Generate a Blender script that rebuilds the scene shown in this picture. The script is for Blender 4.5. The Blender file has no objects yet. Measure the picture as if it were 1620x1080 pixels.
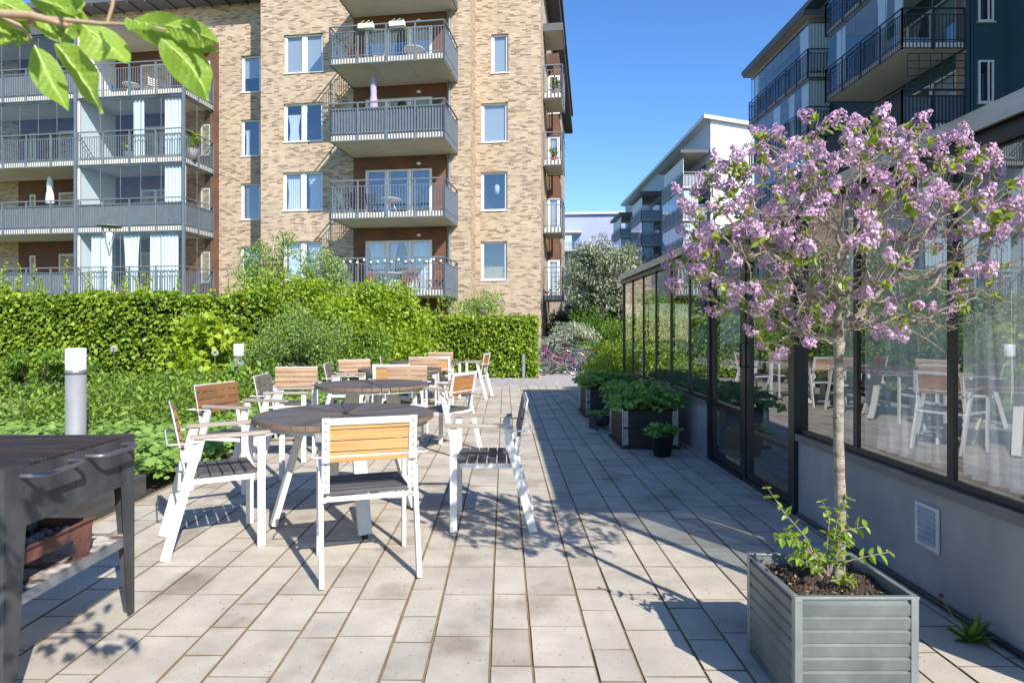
import bpy, math, random
import numpy as np
from mathutils import Vector, Matrix
random.seed(7); RNG = np.random.default_rng(11)
SC = bpy.context.scene
COL = SC.collection
PI = math.pi
R = math.radians

# ------------------------------------------------------------------ helpers
class MB:
    """collects verts and faces of one mesh"""
    def __init__(s): s.v = []; s.f = []; s.sm = []
    def add(s, vs, fs, smooth=False):
        b = len(s.v); s.v += [tuple(p) for p in vs]
        for f in fs: s.f.append(tuple(i + b for i in f)); s.sm.append(smooth)
        return s
    def box(s, x0, x1, y0, y1, z0, z1):
        if x0 > x1: x0, x1 = x1, x0
        if y0 > y1: y0, y1 = y1, y0
        if z0 > z1: z0, z1 = z1, z0
        vs = [(x0,y0,z0),(x1,y0,z0),(x1,y1,z0),(x0,y1,z0),(x0,y0,z1),(x1,y0,z1),(x1,y1,z1),(x0,y1,z1)]
        return s.add(vs, [(0,3,2,1),(4,5,6,7),(0,1,5,4),(1,2,6,5),(2,3,7,6),(3,0,4,7)])
    def bar(s, p, q, w, h, up=(0,0,1), w2=None, h2=None):
        """rectangular bar p->q, w across, h along 'up'"""
        p = Vector(p); q = Vector(q); d = (q-p).normalized(); up = Vector(up)
        if abs(d.dot(up)) > .98: up = Vector((1,0,0))
        a = d.cross(up).normalized(); b = a.cross(d).normalized()
        vs = []
        for c, ww, hh in ((p, w, h), (q, w2 or w, h2 or h)):
            for i, j in ((-1,-1),(1,-1),(1,1),(-1,1)): vs.append(c + a*(i*ww/2) + b*(j*hh/2))
        return s.add(vs, [(0,3,2,1),(4,5,6,7),(0,1,5,4),(1,2,6,5),(2,3,7,6),(3,0,4,7)])
    def tube(s, pts, rs, n=8, cap=True):
        pts = [Vector(p) for p in pts]
        if not hasattr(rs, '__len__'): rs = [rs]*len(pts)
        vs = []; fs = []; prev = None
        for i, p in enumerate(pts):
            d = (pts[min(i+1, len(pts)-1)] - pts[max(i-1, 0)])
            if d.length < 1e-9: d = Vector((0,0,1))
            d.normalize()
            if prev is None:
                a = d.cross(Vector((0,0,1)))
                if a.length < .1: a = d.cross(Vector((1,0,0)))
            else:
                a = prev - d*prev.dot(d)
            a.normalize(); prev = a; b = d.cross(a)
            for k in range(n):
                t = 2*PI*k/n; vs.append(p + a*(rs[i]*math.cos(t)) + b*(rs[i]*math.sin(t)))
        for i in range(len(pts)-1):
            for k in range(n):
                k2 = (k+1) % n
                fs.append((i*n+k, i*n+k2, (i+1)*n+k2, (i+1)*n+k))
        s.add(vs, fs, n > 5)
        if cap:
            s.add(vs[:n], [tuple(range(n-1,-1,-1))]); s.add(vs[-n:], [tuple(range(n))])
        return s
    def lathe(s, prof, c=(0,0,0), n=24, smooth=True):
        vs = []; fs = []
        for r, z in prof:
            for k in range(n):
                t = 2*PI*k/n; vs.append((c[0]+r*math.cos(t), c[1]+r*math.sin(t), c[2]+z))
        for i in range(len(prof)-1):
            for k in range(n):
                k2 = (k+1) % n; fs.append((i*n+k, i*n+k2, (i+1)*n+k2, (i+1)*n+k))
        return s.add(vs, fs, smooth)
    def sphere(s, c, r, n=10, m=6, sz=1):
        return s.lathe([(max(1e-4, r*math.sin(PI*i/m)), -r*sz*math.cos(PI*i/m)) for i in range(m+1)], c, n)
    def quad(s, a, b, c, d): return s.add([a,b,c,d], [(0,1,2,3)])
    def build(s, name, mat, parent=None, bevel=0):
        me = bpy.data.meshes.new(name); me.from_pydata(s.v, [], s.f)
        me.polygons.foreach_set('use_smooth', s.sm); me.update()
        if mat: me.materials.append(mat)
        o = bpy.data.objects.new(name, me); COL.objects.link(o)
        if parent: o.parent = parent
        if bevel:
            m = o.modifiers.new('bevel', 'BEVEL'); m.width = bevel; m.segments = 2; m.limit_method = 'ANGLE'
        return o

def tag(o, label=None, cat=None, group=None, kind=None):
    if label: o['label'] = label
    if cat: o['category'] = cat
    if group: o['group'] = group
    if kind: o['kind'] = kind
    return o
def empty(name, loc=(0,0,0), rz=0, label=None, cat=None, group=None):
    o = bpy.data.objects.new(name, None); COL.objects.link(o)
    o.location = loc; o.rotation_euler = (0,0,rz); o.empty_display_size = .2
    return tag(o, label, cat, group)
def copy_tree(o, parent=None):
    c = o.copy(); COL.objects.link(c)
    if parent: c.parent = parent
    for ch in o.children: copy_tree(ch, c)
    return c

def quads_mesh(name, V, nper, mat, parent=None, var=None, smooth=False):
    """V: (N*nper,3) array; one nper-gon per group, float attribute 'var' per face"""
    V = np.asarray(V, dtype=np.float32).reshape(-1,3); n = len(V)//nper
    me = bpy.data.meshes.new(name)
    me.vertices.add(len(V)); me.vertices.foreach_set('co', V.ravel())
    me.loops.add(len(V)); me.loops.foreach_set('vertex_index', np.arange(len(V), dtype=np.int32))
    me.polygons.add(n)
    me.polygons.foreach_set('loop_start', np.arange(0, len(V), nper, dtype=np.int32))
    me.polygons.foreach_set('loop_total', np.full(n, nper, dtype=np.int32))
    if smooth: me.polygons.foreach_set('use_smooth', np.ones(n, dtype=bool))
    at = me.attributes.new('var', 'FLOAT', 'FACE')
    at.data.foreach_set('value', np.asarray(var if var is not None else RNG.random(n), dtype=np.float32))
    me.update(calc_edges=True); me.materials.append(mat)
    o = bpy.data.objects.new(name, me); COL.objects.link(o)
    if parent: o.parent = parent
    return o
def nrm(a): return a/np.maximum(np.linalg.norm(a, axis=-1, keepdims=True), 1e-9)
def kites(P, D, N, L, W, fold=.12):
    """folded four-cornered leaves: base P, direction D, upper side N"""
    D = nrm(D); S = nrm(np.cross(D, N)); N = np.cross(S, D)
    L = np.asarray(L).reshape(-1,1)*np.ones((len(P),1)); W = np.asarray(W).reshape(-1,1)*np.ones((len(P),1))
    return np.stack([P, P+D*L*.42+S*W*.5+N*W*fold, P+D*L-N*L*.08, P+D*L*.42-S*W*.5+N*W*fold], 1).reshape(-1,3)
def leaves6(P, D, N, L, W, fold=.15):
    """two-half pointed leaves (each half a 4-gon) for near foliage"""
    D = nrm(D); S = nrm(np.cross(D, N)); N = np.cross(S, D)
    L = np.asarray(L).reshape(-1,1)*np.ones((len(P),1)); W = np.asarray(W).reshape(-1,1)*np.ones((len(P),1))
    tip = P+D*L-N*L*.12; mid = P+D*L*.45
    out = []
    for sg in (1,-1):
        a = P+D*L*.28+S*sg*W*.5+N*W*fold; b = P+D*L*.66+S*sg*W*.36+N*(W*fold-L*.03)
        q = [P, a, b, tip] if sg > 0 else [P, tip, b, a]
        out.append(np.stack(q, 1))
    return np.concatenate([out[0][:,None], out[1][:,None]], 1).reshape(-1,3)
def rnd(n, d=3): return RNG.normal(size=(n, d))

# ------------------------------------------------------------------ materials
def newmat(name):
    m = bpy.data.materials.new(name); m.use_nodes = True; nt = m.node_tree
    return m, nt, nt.nodes['Principled BSDF']
def N(nt, t, **kw):
    n = nt.nodes.new(t)
    for k, v in kw.items(): setattr(n, k, v)
    return n
def ramp(nt, fac, stops):
    r = N(nt, 'ShaderNodeValToRGB'); cr = r.color_ramp
    while len(cr.elements) < len(stops): cr.elements.new(.5)
    for e, (p, c) in zip(cr.elements, stops): e.position = p; e.color = (*c, 1)
    nt.links.new(fac, r.inputs[0]); return r.outputs[0]
def mapping(nt, scale, coord='Object', rot=(0,0,0)):
    tc = N(nt, 'ShaderNodeTexCoord'); mp = N(nt, 'ShaderNodeMapping')
    mp.inputs['Scale'].default_value = scale; mp.inputs['Rotation'].default_value = rot
    nt.links.new(tc.outputs[coord], mp.inputs[0]); return mp.outputs[0]
def noise(nt, vec, scale, detail=4, rough=.6):
    n = N(nt, 'ShaderNodeTexNoise'); n.inputs['Scale'].default_value = scale
    n.inputs['Detail'].default_value = detail; n.inputs['Roughness'].default_value = rough
    nt.links.new(vec, n.inputs['Vector']); return n.outputs['Fac']
def bump(nt, b, h, strength, dist=.01):
    n = N(nt, 'ShaderNodeBump'); n.inputs['Strength'].default_value = strength; n.inputs['Distance'].default_value = dist
    nt.links.new(h, n.inputs['Height']); nt.links.new(n.outputs[0], b.inputs['Normal'])
def M(name, c1, c2=None, rough=.6, metal=0, scale=(3,3,3), bmp=0, dist=.004, detail=5, lo=.35, hi=.65, spec=None, ior=None):
    m, nt, b = newmat(name)
    c2 = c2 or tuple(x*.8 for x in c1)
    v = mapping(nt, scale); f = noise(nt, v, 1, detail)
    nt.links.new(ramp(nt, f, [(lo, c1), (hi, c2)]), b.inputs['Base Color'])
    b.inputs['Roughness'].default_value = rough; b.inputs['Metallic'].default_value = metal
    if spec is not None: b.inputs['Specular IOR Level'].default_value = spec
    if ior: b.inputs['IOR'].default_value = ior
    if bmp:
        f2 = noise(nt, mapping(nt, tuple(s*6 for s in scale)), 1, 6); bump(nt, b, f2, bmp, dist)
    return m
def leafmat(name, stops, trans=.35, rough=.5, tint=1.3):
    m, nt, b = newmat(name)
    at = N(nt, 'ShaderNodeAttribute', attribute_name='var')
    c = ramp(nt, at.outputs['Fac'], stops)
    nt.links.new(c, b.inputs['Base Color']); b.inputs['Roughness'].default_value = rough
    tr = N(nt, 'ShaderNodeBsdfTranslucent'); hs = N(nt, 'ShaderNodeHueSaturation')
    hs.inputs['Value'].default_value = tint; hs.inputs['Hue'].default_value = .485
    nt.links.new(c, hs.inputs['Color']); nt.links.new(hs.outputs[0], tr.inputs[0])
    mx = N(nt, 'ShaderNodeMixShader'); mx.inputs[0].default_value = trans
    nt.links.new(b.outputs[0], mx.inputs[1]); nt.links.new(tr.outputs[0], mx.inputs[2])
    nt.links.new(mx.outputs[0], nt.nodes['Material Output'].inputs[0]); return m
def glassmat(name, ior=1.6, tint=(.9,.95,.95), rough=0, base=0.0, wave=0):
    m, nt, b = newmat(name); nt.nodes.remove(b)
    fr = N(nt, 'ShaderNodeFresnel'); ge = N(nt, 'ShaderNodeNewGeometry'); mi = N(nt, 'ShaderNodeMix', data_type='FLOAT')
    mi.inputs[2].default_value = ior; mi.inputs[3].default_value = 1/ior; nt.links.new(ge.outputs['Backfacing'], mi.inputs[0]); nt.links.new(mi.outputs[0], fr.inputs[0])
    tr = N(nt, 'ShaderNodeBsdfTransparent'); tr.inputs[0].default_value = (*tint, 1)
    gl = N(nt, 'ShaderNodeBsdfGlossy'); gl.inputs['Roughness'].default_value = rough; gl.inputs[0].default_value = (.95,.97,1,1)
    ad = N(nt, 'ShaderNodeMath', operation='ADD', use_clamp=True); ad.inputs[1].default_value = base
    nt.links.new(fr.outputs[0], ad.inputs[0])
    mx = N(nt, 'ShaderNodeMixShader'); nt.links.new(ad.outputs[0], mx.inputs[0])
    nt.links.new(tr.outputs[0], mx.inputs[1]); nt.links.new(gl.outputs[0], mx.inputs[2])
    if wave:
        bm = N(nt, 'ShaderNodeBump'); bm.inputs['Strength'].default_value = wave; bm.inputs['Distance'].default_value = .01
        nt.links.new(noise(nt, mapping(nt, (1.2,1.2,2.5)), 1, 1), bm.inputs['Height'])
        nt.links.new(bm.outputs[0], gl.inputs['Normal'])
    nt.links.new(mx.outputs[0], nt.nodes['Material Output'].inputs[0]); return m
def brickmat(name, stops, mortar, bw=.245, rh=.0625):
    m, nt, b = newmat(name)
    tc = N(nt, 'ShaderNodeTexCoord'); sp = N(nt, 'ShaderNodeSeparateXYZ'); nt.links.new(tc.outputs['Object'], sp.inputs[0])
    ad = N(nt, 'ShaderNodeMath', operation='ADD'); nt.links.new(sp.outputs[0], ad.inputs[0]); nt.links.new(sp.outputs[1], ad.inputs[1])
    cb = N(nt, 'ShaderNodeCombineXYZ'); nt.links.new(ad.outputs[0], cb.inputs[0]); nt.links.new(sp.outputs[2], cb.inputs[1])
    bt = N(nt, 'ShaderNodeTexBrick'); bt.offset = .41; bt.offset_frequency = 2
    bt.inputs['Color1'].default_value = (0,0,0,1); bt.inputs['Color2'].default_value = (1,1,1,1); bt.inputs['Mortar'].default_value = (.5,.5,.5,1)
    bt.inputs['Scale'].default_value = 1; bt.inputs['Mortar Size'].default_value = .006; bt.inputs['Mortar Smooth'].default_value = .3
    bt.inputs['Brick Width'].default_value = bw; bt.inputs['Row Height'].default_value = rh
    nt.links.new(cb.outputs[0], bt.inputs['Vector'])
    c = ramp(nt, bt.outputs['Color'], stops)
    ns = noise(nt, tc.outputs['Object'], .5, 4); 
    mm = N(nt, 'ShaderNodeMix', data_type='RGBA'); mm.blend_type = 'MULTIPLY'; mm.inputs[0].default_value = .5
    nt.links.new(c, mm.inputs[6]); nt.links.new(ramp(nt, ns, [(.3,(.75,.75,.75)),(.7,(1.15,1.12,1.1))]), mm.inputs[7])
    mx = N(nt, 'ShaderNodeMix', data_type='RGBA'); nt.links.new(bt.outputs['Fac'], mx.inputs[0])
    nt.links.new(mm.outputs[2], mx.inputs[6]); mx.inputs[7].default_value = (*mortar, 1)
    nt.links.new(mx.outputs[2], b.inputs['Base Color']); b.inputs['Roughness'].default_value = .85
    inv = N(nt, 'ShaderNodeMath', operation='SUBTRACT'); inv.inputs[0].default_value = 1; nt.links.new(bt.outputs['Fac'], inv.inputs[1])
    bump(nt, b, inv.outputs[0], .6, .008); return m

def varmat(name, stops, rough=.7, grain=None, bmp=.2, stain=None, metal=0):
    """per-face 'var' colour with grain and optional stains"""
    m, nt, b = newmat(name)
    at = N(nt, 'ShaderNodeAttribute', attribute_name='var'); c = ramp(nt, at.outputs['Fac'], stops)
    f = noise(nt, mapping(nt, grain or (4,4,4)), 1, 6, .65)
    mm = N(nt, 'ShaderNodeMix', data_type='RGBA'); mm.blend_type = 'MULTIPLY'; mm.inputs[0].default_value = 1
    nt.links.new(c, mm.inputs[6]); nt.links.new(ramp(nt, f, [(.3,(.78,.78,.78)),(.7,(1.12,1.12,1.12))]), mm.inputs[7])
    out = mm.outputs[2]
    if stain:
        s = noise(nt, mapping(nt, stain[0]), 1, 3, .5)
        m2 = N(nt, 'ShaderNodeMix', data_type='RGBA'); m2.blend_type = 'MULTIPLY'; m2.inputs[0].default_value = 1
        nt.links.new(out, m2.inputs[6]); nt.links.new(ramp(nt, s, [(stain[1],(1,1,1)),(stain[2],stain[3])]), m2.inputs[7]); out = m2.outputs[2]
        s = noise(nt, mapping(nt, (60,60,60)), 1, 2, .5)
        m3 = N(nt, 'ShaderNodeMix', data_type='RGBA'); m3.blend_type = 'MULTIPLY'; m3.inputs[0].default_value = 1
        nt.links.new(out, m3.inputs[6]); nt.links.new(ramp(nt, s, [(.66,(1,1,1)),(.74,(.42,.40,.37))]), m3.inputs[7]); out = m3.outputs[2]
    nt.links.new(out, b.inputs['Base Color']); b.inputs['Roughness'].default_value = rough; b.inputs['Metallic'].default_value = metal
    if bmp: bump(nt, b, noise(nt, mapping(nt, tuple(x*8 for x in (grain or (4,4,4)))), 1, 6), bmp, .003)
    return m

m_steel_white = M('white_steel', (.70,.69,.665), (.64,.625,.59), rough=.4, scale=(8,8,8))
m_steel_cream = M('cream_steel', (.66,.62,.55), (.6,.56,.48), rough=.4, scale=(8,8,8))
m_black = M('black_frame', (.012,.013,.016), (.018,.019,.022), rough=.35, scale=(6,6,6))
m_bolt = M('bolt_metal', (.25,.25,.27), rough=.4, metal=.8)
WG = (3,40,40)
def wood(name, a, b_, grain=(40,3,40), rough=.65): return M(name, a, b_, rough=rough, scale=grain, bmp=.35, dist=.002, lo=.3, hi=.7)
m_wood_honey = wood('honey_wood', (.58,.36,.14), (.42,.22,.075))
m_wood_orange = wood('orange_wood', (.46,.22,.07), (.30,.13,.045))
m_wood_brown = wood('brown_wood', (.27,.12,.05), (.15,.07,.035))
m_wood_tan = wood('tan_wood', (.42,.27,.16), (.27,.16,.09))
m_wood_grey = wood('grey_wood', (.20,.17,.145), (.10,.085,.075))
m_wood_seat = wood('seat_wood', (.105,.098,.092), (.045,.042,.042))
m_wood_arm = wood('weathered_arm_wood', (.42,.37,.31), (.22,.16,.11), grain=(4,30,30))
m_rail = M('grey_railing_paint', (.155,.19,.225), (.13,.16,.19), rough=.45, metal=.2)
m_fabric = M('grey_balcony_fabric', (.135,.155,.185), (.105,.12,.145), rough=.9, scale=(6,6,2))
m_slab = M('pale_concrete', (.62,.58,.51), (.54,.50,.44), rough=.8, scale=(.7,.7,.7))
m_white = M('white_paint', (.78,.78,.77), (.72,.72,.71), rough=.5)
m_render = M('white_render', (.80,.80,.80), (.74,.75,.76), rough=.8, scale=(.4,.4,.4))
m_curtain = M('white_curtain_cloth', (.82,.83,.84), (.74,.76,.78), rough=.9, scale=(9,9,1))
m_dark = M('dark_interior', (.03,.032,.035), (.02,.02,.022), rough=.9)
m_pane = glassmat('window_glass', 1.75, (.74,.80,.84), 0, .15, wave=.15)
m_bglass = glassmat('balcony_glass', 1.45, (.80,.87,.88), 0, .04)
# ------------------------------------------------------------------ camera, light, sky
H = 1.3; HX, HY = 798.0, 520.0
cam = bpy.data.cameras.new('camera'); co = bpy.data.objects.new('camera', cam); COL.objects.link(co)
co.location = (0,0,H); co.rotation_euler = (R(90),0,0)
cam.lens = 36*1000/1620; cam.sensor_width = 36; cam.sensor_fit = 'HORIZONTAL'
cam.shift_x = (810-HX)/1620; cam.shift_y = -(540-HY)/1620
cam.clip_start = .05; cam.clip_end = 1500
cam.dof.use_dof = True; cam.dof.focus_distance = 6; cam.dof.aperture_fstop = 8
SC.camera = co
def wz(y, Y): return H + (HY-y)/1000*Y
def wx(x, Y): return (x-HX)/1000*Y
w = bpy.data.worlds.new('World'); SC.world = w; w.use_nodes = True
nt = w.node_tree; bg = nt.nodes['Background']
sky = nt.nodes.new('ShaderNodeTexSky'); sky.sky_type = 'NISHITA'; sky.sun_disc = False
SUN_EL = 36.4; SUN_AZ = math.degrees(math.atan2(.53,-.85))
sky.sun_elevation = R(SUN_EL); sky.sun_rotation = R(SUN_AZ)
sky.altitude = 0; sky.air_density = 1.0; sky.dust_density = .25; sky.ozone_density = 4.0
hs = nt.nodes.new('ShaderNodeHueSaturation'); hs.inputs['Saturation'].default_value = 1.2; hs.inputs['Hue'].default_value = .508
nt.links.new(sky.outputs[0], hs.inputs['Color']); nt.links.new(hs.outputs[0], bg.inputs[0]); bg.inputs[1].default_value = .148
sl = bpy.data.lights.new('sun', 'SUN'); sl.energy = 4.7; sl.angle = R(.5); sl.color = (1,.955,.89)
so = bpy.data.objects.new('sun', sl); COL.objects.link(so)
d = Vector((.53*math.cos(R(SUN_EL)), -.85*math.cos(R(SUN_EL)), math.sin(R(SUN_EL))))
so.rotation_euler = d.to_track_quat('Z','Y').to_euler(); so.location = (10,-16,14)
SC.view_settings.view_transform = 'Standard'; SC.view_settings.look = 'None'
SC.view_settings.exposure = .72; SC.view_settings.gamma = 1
SC.render.engine = 'CYCLES'
try:
    SC.cycles.max_bounces = 10; SC.cycles.transparent_max_bounces = 24; SC.cycles.glossy_bounces = 4
    SC.cycles.caustics_reflective = False; SC.cycles.caustics_refractive = False
except Exception: pass

# ------------------------------------------------------------------ ground
m_lawn = M('lawn_ground', (.12,.19,.035), (.07,.13,.02), rough=.9, scale=(2,2,2), bmp=.5, dist=.02)
tag(MB().quad((-300,-60,-.06),(300,-60,-.06),(300,500,-.06),(-300,500,-.06)).build('lawn', m_lawn), kind='structure')
m_sand = M('joint_sand', (.34,.23,.12), (.20,.15,.08), rough=1, scale=(9,9,9), bmp=.6, dist=.005)
tag(MB().quad((-2.8,-2,-.006),(7,-2,-.006),(7,14.66,-.006),(-2.8,14.66,-.006)).build('joint_sand', m_sand), kind='structure')
m_soil = M('soil', (.06,.04,.025), (.03,.02,.012), rough=1, scale=(8,8,8), bmp=1, dist=.02)
tag(MB().quad((-9,3,-.03),(-2.8,3,-.03),(-2.8,18,-.03),(-9,18,-.03)).build('planting_bed', m_soil), kind='structure')
# paving slabs, one mesh
def pavers():
    xs = []; x = -.056; wide = False; cols = []
    while x < 7.0: wd = .243 if wide else .165; cols.append((x, x+wd, wide)); x += wd; wide = not wide
    x = -.056; wide = True
    while x > -2.78: wd = .243 if wide else .165; cols.append((max(x-wd,-2.78), x, wide)); x -= wd; wide = not wide
    V = []; var = []
    for x0, x1, wd in cols:
        if x1-x0 < .05: continue
        ymin = -1 
        ys = [3.46]; y = 3.46; k = random.random() < .5
        while y < 14.6:
            L = random.choice((.33,.365,.365,.42)) if wd else random.choice((.235,.28,.30,.36))
            y = min(y+L, 14.62); ys.append(y)
        y = 3.46; lo = []
        while y > ymin:
            L = random.choice((.33,.365,.365,.42)) if wd else random.choice((.235,.28,.30,.36))
            y -= L; lo.append(y)
        ys = lo[::-1]+ys
        for y0, y1 in zip(ys[:-1], ys[1:]):
            if y1-y0 < .06 : continue
            if x0 > 2.2 and y1 > 2.15: continue
            g = .0042; gy_ = .0028; e = .0018; z = random.uniform(-.0015,.0015); tx = random.uniform(-.0012,.0012)
            j = lambda: random.uniform(-.0012,.0012)
            o = [(x0+g+j(),y0+gy_+j()*.6),(x1-g+j(),y0+gy_+j()*.6),(x1-g+j(),y1-gy_+j()*.6),(x0+g+j(),y1-gy_+j()*.6)]
            zt = [z-tx, z+tx, z+tx, z-tx]
            cx, cy = (x0+x1)/2, (y0+y1)/2
            top = [(px+(e if px < cx else -e), py+(e if py < cy else -e), zt[i]) for i,(px,py) in enumerate(o)]
            mid = [(px,py,zt[i]-.0025) for i,(px,py) in enumerate(o)]
            bot = [(px,py,-.03) for px,py in o]
            r = min(1, max(.06, random.gauss(.52,.22)))
            V += top; var.append(r)
            for a in range(4):
                b = (a+1) % 4
                V += [mid[a], mid[b], top[b], top[a]]; V += [bot[a], bot[b], mid[b], mid[a]]; var += [0, 0]
    return V, var
V, var = pavers()
m_pave = varmat('concrete_slab', [(.02,(.17,.125,.07)),(.05,(.38,.325,.25)),(.3,(.46,.405,.32)),(.6,(.505,.445,.35)),(1,(.42,.37,.295))], rough=.85, grain=(3,3,3), bmp=.25,
                stain=((2.6,2.6,2.6), .54, .72, (.66,.62,.58)))
tag(quads_mesh('pavement', V, 4, m_pave, var=var), kind='structure')
# cobbled cross path
def settmat():
    m, nt, b = newmat('small_setts'); v = mapping(nt, (9,9,1))
    vo = N(nt, 'ShaderNodeTexVoronoi', feature='DISTANCE_TO_EDGE'); vo.inputs['Scale'].default_value = 1; nt.links.new(v, vo.inputs['Vector'])
    vc = N(nt, 'ShaderNodeTexVoronoi'); vc.inputs['Scale'].default_value = 1; nt.links.new(v, vc.inputs['Vector'])
    sp = N(nt, 'ShaderNodeSeparateColor'); nt.links.new(vc.outputs['Color'], sp.inputs[0])
    c = ramp(nt, sp.outputs[0], [(0,(.36,.32,.32)),(.5,(.46,.42,.42)),(1,(.54,.48,.45))])
    mx = N(nt, 'ShaderNodeMix', data_type='RGBA'); nt.links.new(ramp(nt, vo.outputs['Distance'], [(.02,(0,0,0)),(.09,(1,1,1))]), mx.inputs[0])
    mx.inputs[6].default_value = (.2,.16,.12,1); nt.links.new(c, mx.inputs[7]); nt.links.new(mx.outputs[2], b.inputs['Base Color'])
    b.inputs['Roughness'].default_value = .85; bump(nt, b, vo.outputs['Distance'], .8, .03); return m
tag(MB().quad((-4,14.62,-.003),(6,14.62,-.003),(6,19.6,-.003),(-4,19.6,-.003)).build('cobbled_path', settmat()), kind='structure')

tag(MB().quad((7.2,2,-.02),(16.7,2,-.02),(16.7,95,-.02),(7.2,95,-.02)).build('bounce_sheet', M('grey_bounce',(.16,.155,.15),(.12,.118,.115),rough=.9)), kind='structure')  # unseen grey sheet added so no green light bounces onto the soffits
# small debris on the slabs
P = np.column_stack([RNG.uniform(-1.8,2.0,420), RNG.uniform(1.9,5.5,420), np.full(420,.002)])
m_debris = leafmat('debris', [(0,(.05,.035,.02)),(1,(.12,.09,.06))], 0)
tag(quads_mesh('fallen_debris', kites(P, np.column_stack([rnd(420,2), np.full(420,.12)]), np.tile([0,0,1.],(420,1))+rnd(420)*.2, RNG.uniform(.004,.011,420), RNG.uniform(.003,.008,420), .3), 4, m_debris), kind='stuff')

# ------------------------------------------------------------------ chairs and tables
def make_chair(first_back):
    t = empty('terrace_chair', cat='chair')
    for s in (1,-1):
        y = .245*s
        MB().bar((.235,y,.004),(.235,y,.668), .045, .022, up=(0,1,0)).build('leg', m_steel_white, t, .002)
        MB().bar((-.275,y,.004),(-.098,y,.668), .052, .024, up=(0,1,0)).build('leg', m_steel_white, t, .002)
        MB().box(-.145,.285,y-.024,y+.024,.670,.692).build('armrest', m_wood_arm, t, .003)
    f = MB()
    for s in (1,-1):
        f.box(-.17,.20,.208*s-.006,.208*s+.006,.405,.435)
        f.bar((.235,.234*s,.42),(.235,.2*s,.42),.03,.02); f.bar((-.205,.236*s,.42),(-.15,.2*s,.42),.02,.02)
    f.box(.19,.202,-.2,.2,.405,.43); f.box(-.17,-.158,-.2,.2,.405,.43)
    f.build('seat_frame', m_steel_white, t)
    s_ = MB()
    for i in range(6): s_.box(-.165+i*.064, -.165+i*.064+.057, -.212, .212, .437, .457)
    s_.build('seat', m_wood_seat, t, .003)
    # back frame: two drilled uprights and a top bar, leaning
    f = MB(); B = lambda z: -.155-(z-.40)*.19
    for s in (1,-1):
        f.bar((B(.45),.222*s,.45),(B(.848),.222*s,.848), .040, .008, up=(1,0,0))
    f.bar((B(.828),-.2005,.828),(B(.828),.2005,.828), .036, .0079, up=(1,0,.19))
    f.build('back_frame', m_steel_white, t, .0015)
    b = MB()
    for s in (1,-1):
        for i in range(9):
            z = .47+i*.044; b.lathe([(.0045,-.001),(.0045,.001),(.0001,.001)], (0,0,0), 8)
            n0 = len(b.v)-24
            for k in range(n0, len(b.v)):
                x_, y_, z_ = b.v[k]; b.v[k] = (B(z)-.006-z_, .222*s+x_, z+y_)
    b.build('bolts', m_bolt, t)
    w_ = MB()
    for i in range(4):
        z0 = .612+i*.0585; z1 = z0+.0535; x = B((z0+z1)/2)+.014
        w_.bar((x,-.2425,(z0+z1)/2),(x,.2425,(z0+z1)/2), .018, .0535, up=(-.19,0,1))
    o = w_.build('backrest', m_wood_honey, t, .003)
    o.material_slots[0].link = 'OBJECT'; o.material_slots[0].material = first_back
    MB().tube([(-.10,.262,.655),(-.17,.285,.655),(-.255,.292,.655),(-.262,.27,.655),(-.262,-.27,.655),(-.255,-.292,.655),(-.17,-.285,.655),(-.10,-.262,.655)], .005, 8).build('brace_rod', m_steel_white, t)
    return t
g_ch = 'armchairs around the round terrace tables'
chairs = [ # x, y, facing, back wood, label
 (-.764,3.49,108, m_wood_honey,'white steel armchair with honey slats, nearest the camera, back turned'),
 (-.09,4.28,180, m_wood_grey,'white armchair with grey weathered back on the right of the nearest table'),
 (-1.78,3.88,29.5, m_wood_brown,'white armchair seen from the side, left of the nearest table beside the grill'),
 (-2.2,5.25,-15, m_wood_brown,'white armchair with reddish brown back left behind the nearest table, against the ground cover'),
 (-.62,6.75,152, m_wood_orange,'white armchair with bright orange back turned away at the right of the second table'),
 (-2.45,7.35,-80, m_wood_tan,'white armchair with wide tan slatted back facing the camera, left behind the second table'),
 (-2.2,6.35,5, m_wood_grey,'white armchair seen edge on at the left of the second table'),
 (-2.15,8.5,8, m_wood_grey,'white armchair seen edge on at the left of the third table'),
 (-2.1,9.15,-58, m_wood_tan,'white armchair with tan back against the bushes, left behind the third table'),
 (-1.8,10.4,10, m_wood_brown,'dark backed armchair seen edge on between the third and fourth tables'),
 (-1.45,8.33,90, m_wood_honey,'white framed armchair with back turned at the near side of the third table'),
 (-1.19,7.52,-90, m_wood_tan,'tan backed armchair facing the camera over the far edge of the second table'),
 (-1.3,9.95,-90, m_wood_tan,'tan backed armchair facing the camera over the far edge of the third table'),
 (-1.12,10.5,90, m_wood_honey,'armchair with white top bar at the near side of the farthest table'),
 (-1.25,12.1,-92, m_wood_tan,'farthest armchair, beyond the last table in front of the clipped hedge'),
 (-.55,11.95,168, m_wood_orange,'lone white armchair at the right of the farthest table near the shadow edge')]
proto = make_chair(chairs[0][3])
for i, (x,y,a,bm,lab) in enumerate(chairs):
    c = proto if i == 0 else copy_tree(proto)
    c.location = (x,y,0); c.rotation_euler = (0,0,R(a)); tag(c, lab, 'chair', g_ch)
    for ch in c.children:
        if ch.name.startswith('backrest'): ch.material_slots[0].material = bm

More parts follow.
